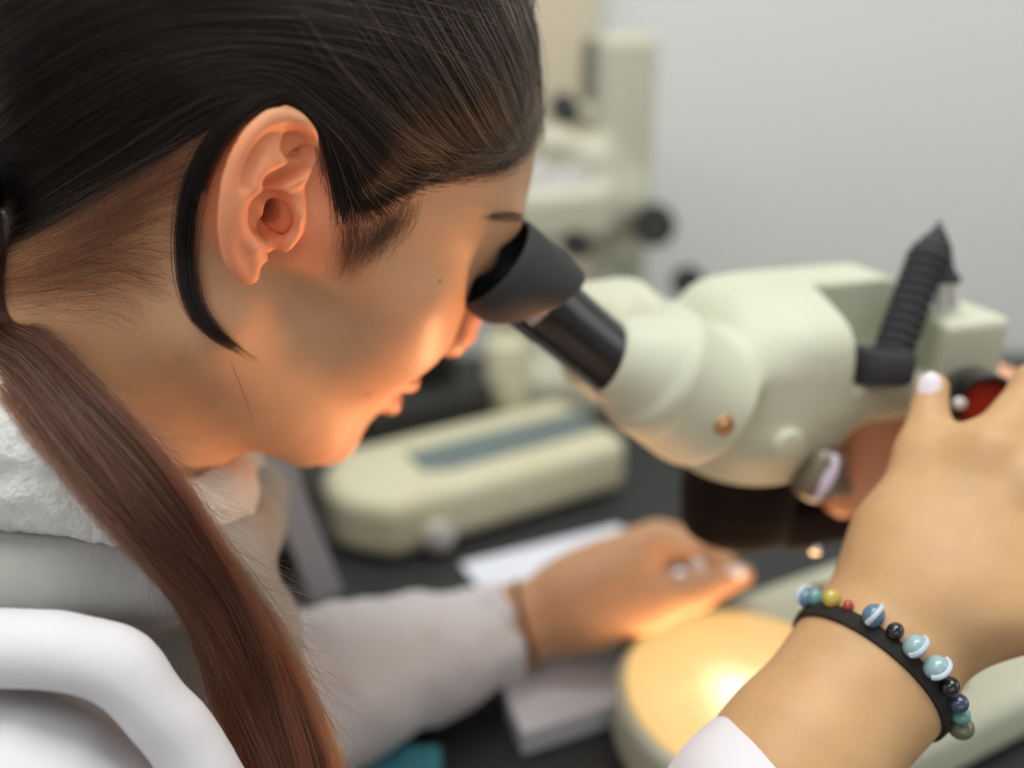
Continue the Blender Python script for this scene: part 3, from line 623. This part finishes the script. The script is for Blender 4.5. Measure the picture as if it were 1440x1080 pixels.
def build_scope():
    root = thing('microscope', OBJ*np.array([1, 1, 0])+UZ*BENCH_Z, 'cream stereo microscope with black eyepieces that the woman is looking into', 'microscope')
    def R3(x, y, z): return Matrix((Vector(x), Vector(y), Vector(z))).transposed()
    # ---- stand: base, glowing stage plate, clip sockets, pillar
    MB = lambda f, l, z: PLATE*np.array([1, 1, 0])+FB*f+LB*l+UZ*z
    RB = np.stack([FB, LB, UZ], 1)
    def base_F2(P):
        d = rbox(P, MB(.115, 0, (BASE_Z+BENCH_Z)/2+.0012), (.135, .077, (BASE_Z-BENCH_Z)/2-.0012), .012, RB)
        d = smin(d, cyl(P, MB(0, 0, BENCH_Z+.0025), MB(0, 0, BASE_Z), .0762, None, .008), .004)
        return smax(d, -cyl(P, MB(0, 0, BASE_Z-.004), MB(0, 0, BASE_Z+.02), .0700), .0015)
    base = sdf_obj('microscope_base', base_F2, MB(.085, 0, BENCH_Z)-.21, MB(.085, 0, BASE_Z)+.21, .0028, MAT['cream'], root, newton=2)
    bm = bmesh.new(); lathe(bm, [(-.003, 0), (-.003, .068), (0, .0692), (.0012, .0694), (.002, .0688), (.002, 0)], MB(0, 0, BASE_Z-.001), UZ, 96)
    pl = bm_obj('stage_plate', bm, MAT['plate'], root); pl['label'] = 'round glowing stage plate lit warm yellow from below'
    for s in (1, -1):
        bm = bmesh.new(); prism(bm, [(x*.011, y*.0075) for x, y in [(math.cos(t)*(1 if abs(math.cos(t)) > .3 else .9), math.sin(t)) for t in np.linspace(0, 2*math.pi, 21)[:-1]]], -.001, .0012, lambda p: Vector(MB(.105+p.x, s*.049+p.y, BASE_Z+p.z)))
        c = bm_obj('clip_socket', bm, MAT['brown'], root, bevel=.0004)
        bm = bmesh.new(); rod(bm, MB(.103, s*.049, BASE_Z), MB(.103, s*.049, BASE_Z+.0022), .0036, 20); bm_obj('screw', bm, MAT['darkmetal'], c)
    pill = MB(.17, 0, BASE_Z)
    def pil_F(P):
        d = rbox(P, MB(.170, 0, BASE_Z+.055), (.024, .028, .062), .010, RB)
        return smin(d, rbox(P, MB(.172, 0, BASE_Z+.002), (.040, .042, .008), .006, RB), .008)
    sdf_obj('pillar', pil_F, pill-.1, pill+np.array([.1, .1, .18]), .0028, MAT['cream'], root)
    # ---- optical head
    zb = W(1040, 662, .47)[2]                                  # underside of the pod
    HP = lambda f, l, z: OBJ*np.array([1, 1, 0])+FM*f+LM*l+UZ*z
    RM = np.stack([FM, LM, UZ], 1)
    FACE = .066                                                # the prism housings start here, down the tubes
    upv = np.cross(AD, LM); upv = -upv if upv[2] < 0 else upv
    tb = [CUP+LM*(k*IPD) for k in (0, 1)]
    def pod_F(P):
        d = None
        for c in tb:
            x = cyl(P, c+AD*FACE, c+AD*.093+upv*.009, .0168, .0300, .0025)
            x = smin(x, cyl(P, c+AD*.086+upv*.009, c+AD*.128+upv*.012, .0300, .0310, .004), .003)
            d = x if d is None else smin(d, x, .016)
        mid = (tb[0]+tb[1])/2; RA_ = np.stack([AD, LM, upv], 1)
        d = smin(d, rbox(P, mid+AD*.107+upv*.010, (.020, IPD/2, .026), .005, RA_), .010)
        b = rbox(P, HP(.004, 0, zb+.055), (.037, .042, .037), .022, RM)                   # body pod
        b = smin(b, rbox(P, HP(.040, 0, zb+.066), (.046, .042, .028), .014, RM), .010)
        b = smin(b, rbox(P, HP(.030, .010, zb+.085), (.052, .028, .014), .013, RM), .02)
        b = smin(b, cyl(P, HP(0, 0, zb+.012), HP(0, 0, zb+.045), .036, .040, .006), .010)
        b = smax(b, -rbox(P, HP(.060, -.032, zb+.098), (.034, .030, .036), .006, RM), .002)  # notch beside the black arm
        return smin(d, b, .007)
    pod = sdf_obj('optical_head', pod_F, HP(.02, 0, zb)-.19, HP(.02, 0, zb)+.19, .0021, MAT['cream'], root, newton=2)
    def mount_F(P):
        return rbox(P, HP(.098, -.006, zb+.050), (.019, .034, .038), .004, RM)
    mt = sdf_obj('focus_mount', mount_F, HP(.10, 0, zb)-.12, HP(.10, 0, zb)+.14, .0024, MAT['cream'], root, newton=2)
    sdf_obj('focus_arm', lambda P: rbox(P, HP(.100, -.003, zb+.014), (.058, .026, .035), .009, RM), HP(.10, 0, zb)-.12, HP(.10, 0, zb)+.12, .003, MAT['salmon'], root)['label'] = 'cream arm behind the knob, orange lamplight in its colour'
    # objective and its ring holder
    bm = bmesh.new(); zt = zb+.024; zo = zb-.029
    lathe(bm, [(0, 0), (0, .0290), (.004, .0298), (zt-zo-.016, .0298), (zt-zo-.015, .0288), (zt-zo-.003, .0288), (zt-zo, .0272), (zt-zo, .022), (zt-zo-.004, .021), (zt-zo-.004, 0)], HP(0, 0, zt), -UZ, 64)
    ob = bm_obj('objective', bm, MAT['brownblack'], root)
    bm = bmesh.new(); lathe(bm, [(0, 0), (.002, .012), (.0025, .0205), (0, .021)], HP(0, 0, zo+.0035), -UZ, 48); bm_obj('lens', bm, MAT['glass'], ob)
    bm = bmesh.new(); box(bm, HP(.066, 0, zb-.030), (.084, .032, .024), R3(FM, LM, UZ)); bm_obj('ring_holder', bm, MAT['brownblack'], root, bevel=.003)
    bm = bmesh.new(); rod(bm, W(1147, 768, .445), W(1146, 778, .443), .0026, 24); bm_obj('clamp_screw', bm, MAT['chrome'], root)
    # screw, small knob, polished lever on the near flank
    bm = bmesh.new(); c = trace([(1018, 598)], pod_F)[0][0]; rod(bm, c+LM*.006, c-LM*.0012, .0048, 28); lathe(bm, [(0, .0026), (.0006, .0022), (.0006, 0)], c-LM*.0012, -LM, 20)
    s = bm_obj('brass_screw', bm, MAT['brass'], root); s['label'] = 'small brass screw'
    bm = bmesh.new(); c = trace([(1107, 626)], pod_F)[0][0]; rod(bm, c+LM*.012, c-LM*.004, .0085, 32, .002); bm_obj('side_knob', bm, MAT['cream'], root)
    bm = bmesh.new(); a = W(1131, 702, .428); b = W(1166, 632, .423)
    lathe(bm, [(0, 0), (.001, .006), (.004, .0095), (.008, .0105), (.022, .0105), (.026, .009), (.0285, .005), (.029, 0)], a, b-a, 40)
    lv = bm_obj('zoom_knob', bm, MAT['greymetal'], root); lv['label'] = 'grey metal knob with a pale lilac reflection painted on'
    bm = bmesh.new(); vw = np.array([0, 0, CAMZ])-(a+b)/2; vw /= np.linalg.norm(vw); ax = (b-a)/np.linalg.norm(b-a); sd = np.cross(ax, vw)
    for t in (0,):
        cc = a+(b-a)*.5+vw*.0078-sd*-.0035
        vs = bmesh.ops.create_uvsphere(bm, u_segments=24, v_segments=14, radius=1)['verts']
        for v in vs: v.co = Vector(cc+ax*v.co.x*.0125+sd*v.co.y*.0052+vw*v.co.z*.0024)
    bm_obj('lilac_glint', bm, MAT['lilac'], lv)  # reflection on the polished knob, put in as a coloured sliver
    bm = bmesh.new(); tube(bm, [a+(b-a)*.3, HP(.066, -.012, zb-.01), HP(.075, .0, zb-.01)], [.006, .007, .007]); bm_obj('knob_shaft', bm, MAT['greymetal'], lv)
    # black ribbed arm rising out of the notch, fin and pale rods behind it
    bm = bmesh.new(); p0, p1 = W(1243, 528, .416), W(1322, 312, .424); n = 34; ptsr = []
    for i in range(n):
        t = i/(n-1); ptsr.append(p0+(p1-p0)*t)
    rr = [(.0088-.0009*math.cos(i*math.pi))*(1 if i < n-8 else max(.12, (n-1-i)/7.)) for i in range(n)]
    tube(bm, ptsr, rr, 20); arm = bm_obj('ribbed_arm', bm, MAT['rubber'], root); arm['label'] = 'black ribbed arm with a pointed tip'
    bm = bmesh.new(); fin = [(1326, 318), (1338, 345), (1342, 378), (1352, 392), (1350, 400), (1306, 400), (1300, 382)]
    va = [bm.verts.new(Vector(W(x, y, .421))) for x, y in fin]; vb = [bm.verts.new(Vector(W(x, y, .430))) for x, y in fin]
    bm.faces.new(va); bm.faces.new(vb[::-1])
    for i in range(len(fin)): bm.faces.new((va[i], vb[i], vb[(i+1) % len(fin)], va[(i+1) % len(fin)]))
    bm_obj('fin', bm, MAT['rubber'], arm, bevel=.001)
    bm = bmesh.new(); rod(bm, W(1240, 538, .417), W(1247, 490, .414), .0135, 36, .003); bm_obj('socket_cup', bm, MAT['rubber'], arm)
    bm = bmesh.new(); rod(bm, W(1193, 538, .425), W(1194, 484, .424), .0072, 28, .002); bm_obj('black_stop', bm, MAT['rubber'], root)
    for x in (1307, 1324, 1340):
        bm = bmesh.new(); rod(bm, W(x, 490, .447), W(x, 396, .440), .0030, 16); bm_obj('guide_rod', bm, MAT['palemetal'], root)
    # near focus knob: black rim, red face, pale dot
    bm = bmesh.new(); kc = W(1378, 566, .408); ka = -LM*.9+UZ*.15-FM*.35; ka /= np.linalg.norm(ka)
    lathe(bm, [(-.030, 0), (-.030, .0085), (-.012, .0085), (-.012, .0135), (-.010, .0150), (.006, .0150), (.008, .0140), (.008, .0118), (.0045, .0112)], kc, ka, 48)
    lathe(bm, [(-.075, .006), (-.03, .006)], kc, ka, 24)
    fk = bm_obj('focus_knob', bm, MAT['gloss'], root); fk['label'] = 'glossy black focus knob with a red face'
    bm = bmesh.new(); lathe(bm, [(.0045, .0114), (.0052, .006), (.0052, 0)], kc, ka, 40); bm_obj('red_face', bm, MAT['red'], fk)
    bm = bmesh.new(); cc = W(1351, 568, .398); rod(bm, cc+ka*-.003, cc+ka*.001, .0026, 20); bm_obj('pale_dot', bm, MAT['white'], fk)
    # ---- eyepieces
    for k in (0, 1):
        o = CUP+LM*(k*IPD); bm = bmesh.new()
        lathe(bm, [(.008, .0150), (.012, .0158), (.0325, .0158), (.033, .0152), (FACE-.002, .0150), (FACE+.01, .0150)], o, AD, 56)
        ep = bm_obj('eyepiece', bm, MAT['gloss'], root)
        bm = bmesh.new()
        prof = [(.0225, .0155), (.0215, .0200), (.0195, .0213), (.004, .0217), (-.001, .0215), (-.0022, .0209), (-.0026, .0199), (-.001, .0190), (.003, .0184), (.0035, .0168), (.007, .0158), (.0075, .0135), (.011, .0122), (.0115, .0095)]
        lathe(bm, prof, o, AD, 72)
        for v in bm.verts:                                       # the cup is cut on the slant: long over the brow, short below
            q = np.array(v.co)-o; t = q@AD; rad_ = q-AD*t; r = np.linalg.norm(rad_)
            w = sst(np.array([t]), .004, .02)[0]*.0100*(rad_@upv)/r if r > .0152 else 0
            v.co = Vector(np.array(v.co)+AD*w)
        bm_obj('eyecup', bm, MAT['cuprubber'], ep)
        bm = bmesh.new(); lathe(bm, [(.0135, 0), (.0128, .005), (.0140, .0098)], o, AD, 40); bm_obj('eye_lens', bm, MAT['glass'], ep)
        if k == 0:                                               # worn white print on the tube: short pale strokes
            for a_, l_, tt in ((-.62, .0030, 0), (-.42, .0026, .0002), (-.22, .0030, 0), (-.03, .0026, .0001), (.16, .0018, 0)):
                bm = bmesh.new(); base_d = -LM*math.cos(.5)-upv*math.sin(.5)
                th0 = a_*.8; c_, s_ = math.cos(th0), math.sin(th0); b2 = np.cross(AD, base_d)
                rd = base_d*c_+b2*s_; td = -base_d*s_+b2*c_
                box(bm, o+AD*(.0215+tt)+rd*.0158, (.0036, l_*.75, .0003), R3(AD, td, rd)); bm_obj('print_mark', bm, MAT['print'], ep)
    return root
# ================================================================ other things on the bench
def on_plane(px, py, z):
    r = ray(px, py); t = (z-CAMZ)/r[2]; return np.array([0, 0, CAMZ])+r*t
def flat_poly(name, pix, z, th, mat, parent=None, bev=.0006):
    bm = bmesh.new(); prism(bm, [tuple(on_plane(x, y, z+th)[:2]) for x, y in pix], z+.0002, z+th); return bm_obj(name, bm, mat, parent, bevel=bev)
def build_things():
    # bracelet on the near wrist
    e = (RA[2]-RA[1])/np.linalg.norm(RA[2]-RA[1]); c = RA[2]
    v = np.array([0, 0, CAMZ])-c; v -= e*(v@e); v /= np.linalg.norm(v); s = np.cross(e, v)
    s = s if s[0] > 0 else -s
    br = thing('beaded_bracelet', c, 'black cord bracelet with blue, white and yellow beads on the near wrist', 'bracelet')
    def skin_r(a):                                              # find the wrist surface around the arm
        d = v*math.cos(a)+s*math.sin(a); t = .018
        for _ in range(12): t -= person_F((c+d*t)[None])[0]
        return d, t
    ring = [skin_r(a) for a in np.linspace(0, 2*math.pi, 49)[:-1]]
    bm = bmesh.new(); rows = []
    for d, t in ring:
        rows.append([bm.verts.new(Vector(c+d*(t+h)+e*w)) for w, h in ((-.0032, .0), (-.0030, .0014), (0, .0019), (.0030, .0014), (.0032, .0))])
    for i in range(48):
        A, B = rows[i], rows[(i+1) % 48]
        for k in range(4): bm.faces.new((A[k], B[k], B[k+1], A[k+1]))
    bm_obj('cord', bm, MAT['cord'], br)
    beads = [(-1.32, 'bead_blue', .0042), (-1.12, 'bead_teal', .0034), (-.84, 'bead_yellow', .0036), (-.62, 'bead_red', .0022), (-.30, 'bead_blue', .0044), (-.05, 'bead_black', .0034), (.18, 'bead_pale', .0044), (.46, 'bead_pale', .0045), (.72, 'bead_black', .0036), (.98, 'bead_navy', .0036), (1.2, 'bead_teal', .0034), (1.45, 'bead_olive', .0046)]
    for a, m, r in beads:
        d, t = skin_r(a); bm = bmesh.new(); bmesh.ops.create_uvsphere(bm, u_segments=20, v_segments=12, radius=r)
        tx = np.cross(e, d); cc = c+d*(t+r*.8)+e*.0040
        for vv in bm.verts: vv.co = Vector(cc+tx*vv.co.z*.85+d*vv.co.x+e*vv.co.y)
        b = bm_obj('bead', bm, MAT[m], br); b['label'] = {'bead_blue': 'blue and white', 'bead_teal': 'teal', 'bead_yellow': 'yellow', 'bead_red': 'red', 'bead_black': 'black', 'bead_pale': 'pale blue', 'bead_navy': 'navy', 'bead_olive': 'olive green'}[m]+' bead'
        if m in ('bead_blue', 'bead_pale'):
            bm = bmesh.new(); pts = [cc+(tx*math.cos(q)*.4*r+e*math.sin(q)*r+d*(.15*r+abs(math.cos(q))*.75*r)) for q in np.linspace(-1.4, 1.4, 9)]
            tube(bm, pts, r*.22, 8); bm_obj('swirl', bm, MAT['beadwhite'], b)
    # thin band on the far wrist
    p = LA[2]+(LA[3]-LA[2])*.38; e2 = (LA[3]-LA[2])/np.linalg.norm(LA[3]-LA[2]); x = np.cross(e2, [0, 0, 1.]); x /= np.linalg.norm(x); y = np.cross(e2, x); pts = []
    for a in np.linspace(0, 2*math.pi, 41)[:-1]:
        d = x*math.cos(a)+y*math.sin(a); t = .018
        for _ in range(12): t -= person_F((p+d*t)[None])[0]
        pts.append(p+d*(t+.0008))
    bm = bmesh.new(); tube(bm, pts, .0017, 10, True); tag(bm_obj('wrist_band', bm, MAT['band'], None), 'thin brown cord tied around the far wrist', 'bracelet')
    z = BENCH_Z
    # papers and notepad
    tag(flat_poly('paper_sheet', [(648, 792), (868, 738), (975, 805), (702, 862)], z, .0012, MAT['paper']), 'white paper sheet lying on the bench behind the far hand', 'paper')
    nb = flat_poly('notepad', [(712, 980), (704, 915), (876, 868), (866, 990), (735, 1032)], z, .016, MAT['paper'], None, .001)
    tag(nb, 'thick white notepad on the bench under the far wrist', 'notepad')
    cl = lambda P: rbox(P, on_plane(528, 1096, z+.008), (.035, .022, .008), .006)-.003*vnoise(P, .012, 21)
    tag(sdf_obj('folded_cloth', cl, on_plane(528, 1096, z)-.06, on_plane(528, 1096, z)+.06, .002, MAT['teal']), 'small folded teal cloth on the bench below the far sleeve', 'cloth')
    # ---- second microscope on the bench behind: cream base with slate panel, stage, short pillar
    yb = math.radians(31); f = np.array([math.cos(yb), math.sin(yb), 0]); l = np.array([-math.sin(yb), math.cos(yb), 0]); R = np.stack([f, l, UZ], 1); R3 = Matrix((Vector(f), Vector(l), Vector((0, 0, 1)))).transposed()
    c0 = on_plane(678, 624, z+.055); c0[2] = z
    t2 = thing('microscope_illuminator', c0, 'blurred cream illuminated microscope base with a slate panel on the bench behind', 'microscope base')
    P2 = lambda a, b, c: c0+f*a+l*b+UZ*c
    def b2F(P):
        d = rbox(P, P2(0, 0, .029), (.118, .058, .026), .014, R)
        d = smin(d, cyl(P, P2(-.095, -.005, .004), P2(-.095, -.005, .058), .050, None, .014), .01)
        return smax(d, -rbox(P, P2(.02, -.005, .057), (.088, .023, .004), .002, R), .001)
    sdf_obj('base_body', b2F, c0-.2, c0+.2, .004, MAT['cream2'], t2)
    bm = bmesh.new(); box(bm, P2(.02, -.005, .0546), (.174, .044, .002), R3); bm_obj('slate_panel', bm, MAT['slate'], t2, bevel=.0004)
    bm = bmesh.new(); box(bm, P2(-.015, .085, .040), (.13, .040, .070), R3); bm_obj('power_box', bm, MAT['black'], t2, bevel=.004)
    bm = bmesh.new(); rod(bm, P2(.078, .088, .001), P2(.078, .088, .110), .022, 32, .004); bm_obj('pillar_tube', bm, MAT['cream2'], t2)
    bm = bmesh.new(); rod(bm, P2(.03, .150, .008), P2(.02, .150, .12), .028, 32, .004); bm_obj('lamp_housing', bm, MAT['black'], t2)
    bm = bmesh.new(); rod(bm, P2(-.06, .085, .075), P2(-.055, .085, .105), .016, 24, .003); bm_obj('condenser', bm, MAT['tan'], t2)
    bm = bmesh.new(); rod(bm, P2(-.075, -.070, .02), P2(-.075, -.055, .02), .013, 24, .003); bm_obj('side_knob', bm, MAT['palemetal'], t2)
    for a in (-.08, .08):
        bm = bmesh.new(); rod(bm, P2(a, -.03, 0.0002), P2(a, -.03, .006), .012, 20, .001); bm_obj('rubber_foot', bm, MAT['black'], t2)
    # ---- third microscope, upright, against the wall
    c1 = on_plane(868, 560, z); c1 = np.array([.112, .935, z]); y1 = math.radians(200)
    f = np.array([math.cos(y1), math.sin(y1), 0]); l = np.array([-math.sin(y1), math.cos(y1), 0]); R = np.stack([f, l, UZ], 1)
    t3 = thing('upright_microscope', c1, 'blurred upright cream microscope with black knobs standing against the white wall', 'microscope')
    P3 = lambda a, b, c: c1+f*a+l*b+UZ*c
    def zpx(py, y=.90): return (W(860, py, 1.0)[2]-CAMZ)/W(860, py, 1.0)[1]*y+CAMZ-z
    z0, z1 = zpx(425), zpx(48)
    def c3F(P):
        d = rbox(P, P3(0, 0, z1/2+.012), (.028, .022, z1/2-.012), .010, R)
        d = smin(d, rbox(P, P3(.03, 0, .034), (.10, .065, .028), .015, R), .008)
        d = smin(d, chain(P, [P3(.005, 0, zpx(290)), P3(.035, 0, zpx(235)), P3(.075, 0, zpx(205))], [.03, .022, .018], .01), .02)
        return smin(d, rbox(P, P3(.082, 0, zpx(300)), (.062, .036, .028), .014, R), .02)
    sdf_obj('stand', c3F, c1-np.array([.25, .2, .02]), c1+np.array([.12, .15, z1+.05]), .0045, MAT['cream3'], t3)
    bm = bmesh.new(); box(bm, P3(.024, -.020, (zpx(60)+zpx(150))/2), (.016, .016, zpx(60)-zpx(150)), Matrix((Vector(f), Vector(l), Vector((0, 0, 1)))).transposed()); bm_obj('rack_slot', bm, MAT['slotgrey'], t3, bevel=.002)
    for nm, px, py, dd, r in (('coarse_knob', 921, 318, .90, .021), ('fine_knob', 968, 398, .88, .016), ('eyepiece_tube', 795, 155, .89, .014), ('clamp_knob', 812, 345, .82, .013), ('lower_knob', 872, 372, .87, .013)):
        p_ = W(px, py, dd); bm = bmesh.new(); lathe(bm, [(-.02, 0), (-.02, r*.5), (-.006, r*.5), (-.005, r*.9), (-.003, r), (.014, r), (.017, r*.9), (.017, 0)], p_, (-.25, -.92, .3), 32)
        bm_obj(nm, bm, MAT['black' if nm != 'lower_knob' else 'slotgrey'], t3)
    bm = bmesh.new(); rod(bm, W(800, 160, .925), P3(.03, 0, zpx(165)), .011, 20); bm_obj('head_arm', bm, MAT['cream3'], t3)
    bm = bmesh.new(); box(bm, P3(.085, 0, zpx(258)), (.06, .05, .028), Matrix((Vector(f), Vector(l), Vector((0, 0, 1)))).transposed()); bm_obj('head_cover', bm, MAT['white'], t3, bevel=.006)
    # ---- dark bag with a grey strap on the bench, behind the chin
    c4 = on_plane(345, 800, z); c4[1] += .03; c4[0] -= .035; bg = thing('shoulder_bag', c4, 'dark olive bag with a grey strap standing on the bench behind the chin', 'bag')
    fb = np.array([.96, -.28, 0]); RBg = np.stack([fb, np.cross(UZ, fb), UZ], 1)
    def bagF(P):
        d = rbox(P, c4+UZ*.094, (.085, .045, .087), .028, RBg); d = smin(d, rbox(P, c4+UZ*.16+fb*.0, (.070, .030, .035), .022, RBg), .02)
        return d-.004*vnoise(P, .05, 31)-.0015*vnoise(P, .018, 32)
    sdf_obj('bag_body', bagF, c4-np.array([.16, .14, .01]), c4+np.array([.16, .14, .24]), .004, MAT['olive'], bg)
    sp = trace([(382, 600), (390, 640), (404, 690), (424, 745), (446, 800), (462, 840)], bagF, .3)[0]; bm = bmesh.new(); rows = []
    for i, p in enumerate(sp):
        vv = np.array([0, 0, CAMZ])-p; vv /= np.linalg.norm(vv); tt = sp[min(i+1, 5)]-sp[max(i-1, 0)]; tt /= np.linalg.norm(tt); sd = np.cross(tt, vv)
        rows.append([bm.verts.new(Vector(p+sd*a+vv*h)) for a, h in ((-.010, .0), (-.010, .004), (.010, .004), (.010, .0))])
    for A, B in zip(rows, rows[1:]):
        for k in range(3): bm.faces.new((A[k], A[k+1], B[k+1], B[k]))
    bm_obj('strap', bm, MAT['tubegrey'], bg)
    # ================================================================ bench and room
    hw = z-.035
    bm = bmesh.new(); prism(bm, [(-.17, .27), (1.6, .27), (1.6, 1.07), (-.52, 1.07)], z-.04, z); bn = bm_obj('lab_bench', bm, MAT['bench'], None, bevel=.003); tag(bn, 'dark laboratory bench top carrying the microscopes', 'bench')
    bm = bmesh.new(); box(bm, (.62, .86, (z-.04)/2), (1.7, .38, z-.042)); o = bm_obj('cabinet', bm, MAT['cab'], bn, bevel=.004)
    def st(name, c, s, m):
        bm = bmesh.new(); box(bm, c, s); o = bm_obj(name, bm, m, None, smooth=False); o['kind'] = 'structure'; return o
    st('floor', (0, -.3, -.05), (5, 4, .1), MAT['floor'])
    st('wall_back', (.5, 1.15, 1.3), (5, .1, 2.7), MAT['wall'])
    st('wall_left', (-2.05, -.3, 1.3), (.1, 3, 2.7), MAT['wall'])
    st('wall_right', (2.05, -.3, 1.3), (.1, 3, 2.7), MAT['wall'])
    st('ceiling', (0, -.3, 2.70), (5, 4, .1), MAT['wall'])
    wx = W(792, 100, 1.14)[0]
    st('trim_1', (wx-.03, 1.085, 1.3), (.115, .03, 2.6), MAT['beige'])
def build_lights():
    def area(name, loc_, rot_, size, e, col=(1, 1, 1), sy=None):
        l = bpy.data.lights.new(name, 'AREA'); l.energy = e; l.size = size; l.color = col
        if sy: l.shape = 'RECTANGLE'; l.size_y = sy
        o = bpy.data.objects.new(name, l); C.objects.link(o); o.location = loc_; o.rotation_euler = rot_; return o
    area('ceiling_panel', (.1, .35, 2.62), (0, 0, 0), 1.4, 30, (1, 1, .97), .8)
    area('ceiling_panel', (-.9, -.5, 2.62), (0, 0, 0), 1.2, 13, (.98, .99, 1), .8)
    area('fill_light', (-1.9, .2, 1.6), (0, -math.pi/2, 0), 1.0, 2.5, (.95, .98, 1), 1.2)
    area('fill_light', (.2, -1.6, 1.5), (math.pi/2, 0, 0), 1.6, 7, (1, .99, .97), 1.2)  # fill added behind the camera to lift the cheek, no window there
    area('fill_light', (1.9, .1, 1.75), (0, math.pi/2, 0), 1.0, 6, (1, 1, .98), 1.2)  # fill added from the right for sleeve and hand, no window there
    area('stage_lamp', (PLATE[0], PLATE[1], BASE_Z+.006), (math.pi, 0, 0), .12, .26, (1, .55, .28))
    l = bpy.data.lights.new('stage_beam', 'SPOT'); l.energy = 9.5; l.color = (1, .48, .23); l.spot_size = math.radians(46); l.spot_blend = .9; l.shadow_soft_size = .035
    o = bpy.data.objects.new('stage_beam', l); C.objects.link(o); p = Vector((PLATE[0]-.01, PLATE[1]-.01, BASE_Z+.006)); o.location = p
    o.rotation_euler = (Vector(H(94, -6, -42))-p).to_track_quat('-Z', 'Y').to_euler()
    w = bpy.data.worlds.new('room_air'); bpy.context.scene.world = w; w.use_nodes = True
    w.node_tree.nodes['Background'].inputs[0].default_value = (.95, .97, 1, 1); w.node_tree.nodes['Background'].inputs[1].default_value = .48
# ================================================================ assemble
DOF = True
build_mats()
HAIR_MATS = (hair_mat('dark_brown_hair', (19, 14, 12), .3), hair_mat('stage_warmed_hair', (46, 35, 29), .3, (90, 50, 33)), hair_mat('fine_brown_hair', (62, 42, 31), .4), hair_mat('light_brown_hair', (76, 58, 46), .35))  # ponytail reddens downwards: warm stage light put into the hair colour
MOLES[:] = [(px, py, trace([(px, py)], base_F)[0][0], r) for px, py, r in ((518, 556, .0010), (557, 541, .0006), (619, 396, .0006), (600, 506, .0005), (570, 521, .0004))]
V, q = polygonize(person_F, (-.50, .02, .55), (.58, .78, 1.32), .00115, 2, ear_slack)
person = mesh_np('person', V, q, MAT['skin'], None, skin_col(V))
tag(person, 'dark-haired woman in a white coat and grey hoodie leaning to look into the microscope', 'person')
def nail(c, tip_dir, ln, wd, F):
    c = np.asarray(c); v = np.array([0, 0, CAMZ])-c; v /= np.linalg.norm(v); t = np.asarray(tip_dir)-v*(np.asarray(tip_dir)@v); t /= np.linalg.norm(t); s = np.cross(t, v)
    for _ in range(10): c = c-v*F(c[None])[0]
    bm = bmesh.new(); bmesh.ops.create_uvsphere(bm, u_segments=20, v_segments=12, radius=1)
    for p in bm.verts: p.co = Vector(c+t*p.co.x*ln+s*p.co.y*wd+v*(p.co.z*.0014-.0012*p.co.y**2))
    o = bm_obj('fingernail', bm, MAT['nail'], person); o['label'] = 'white painted fingernail'
nail(W(1307, 545, .363), W(1312, 530, .36)-W(1306, 560, .36), .0064, .0046, person_F)
nail(W(977, 792, .560), W(985, 800, .56)-W(970, 782, .56), .0078, .0046, person_F)
nail(W(1034, 806, .555), W(1040, 806, .56)-W(1010, 812, .56), .0068, .0046, person_F)
build_hair(person); build_clothes(person); build_scope(); build_things(); build_lights()
# ================================================================ camera
cam = bpy.data.cameras.new('camera'); cam.sensor_width = 36; cam.lens = FPX/1440*36; cam.clip_start = .01
co = bpy.data.objects.new('camera', cam); C.objects.link(co); co.location = (0, 0, CAMZ)
co.rotation_euler = (math.pi/2-PITCH, 0, 0); bpy.context.scene.camera = co
if DOF:
    cam.dof.use_dof = True; cam.dof.focus_distance = .291; cam.dof.aperture_fstop = 2.8
sc = bpy.context.scene
sc.view_settings.view_transform = 'Standard'
sc.view_settings.look = 'Medium High Contrast' if False else 'None'
sc.view_settings.exposure = -.12
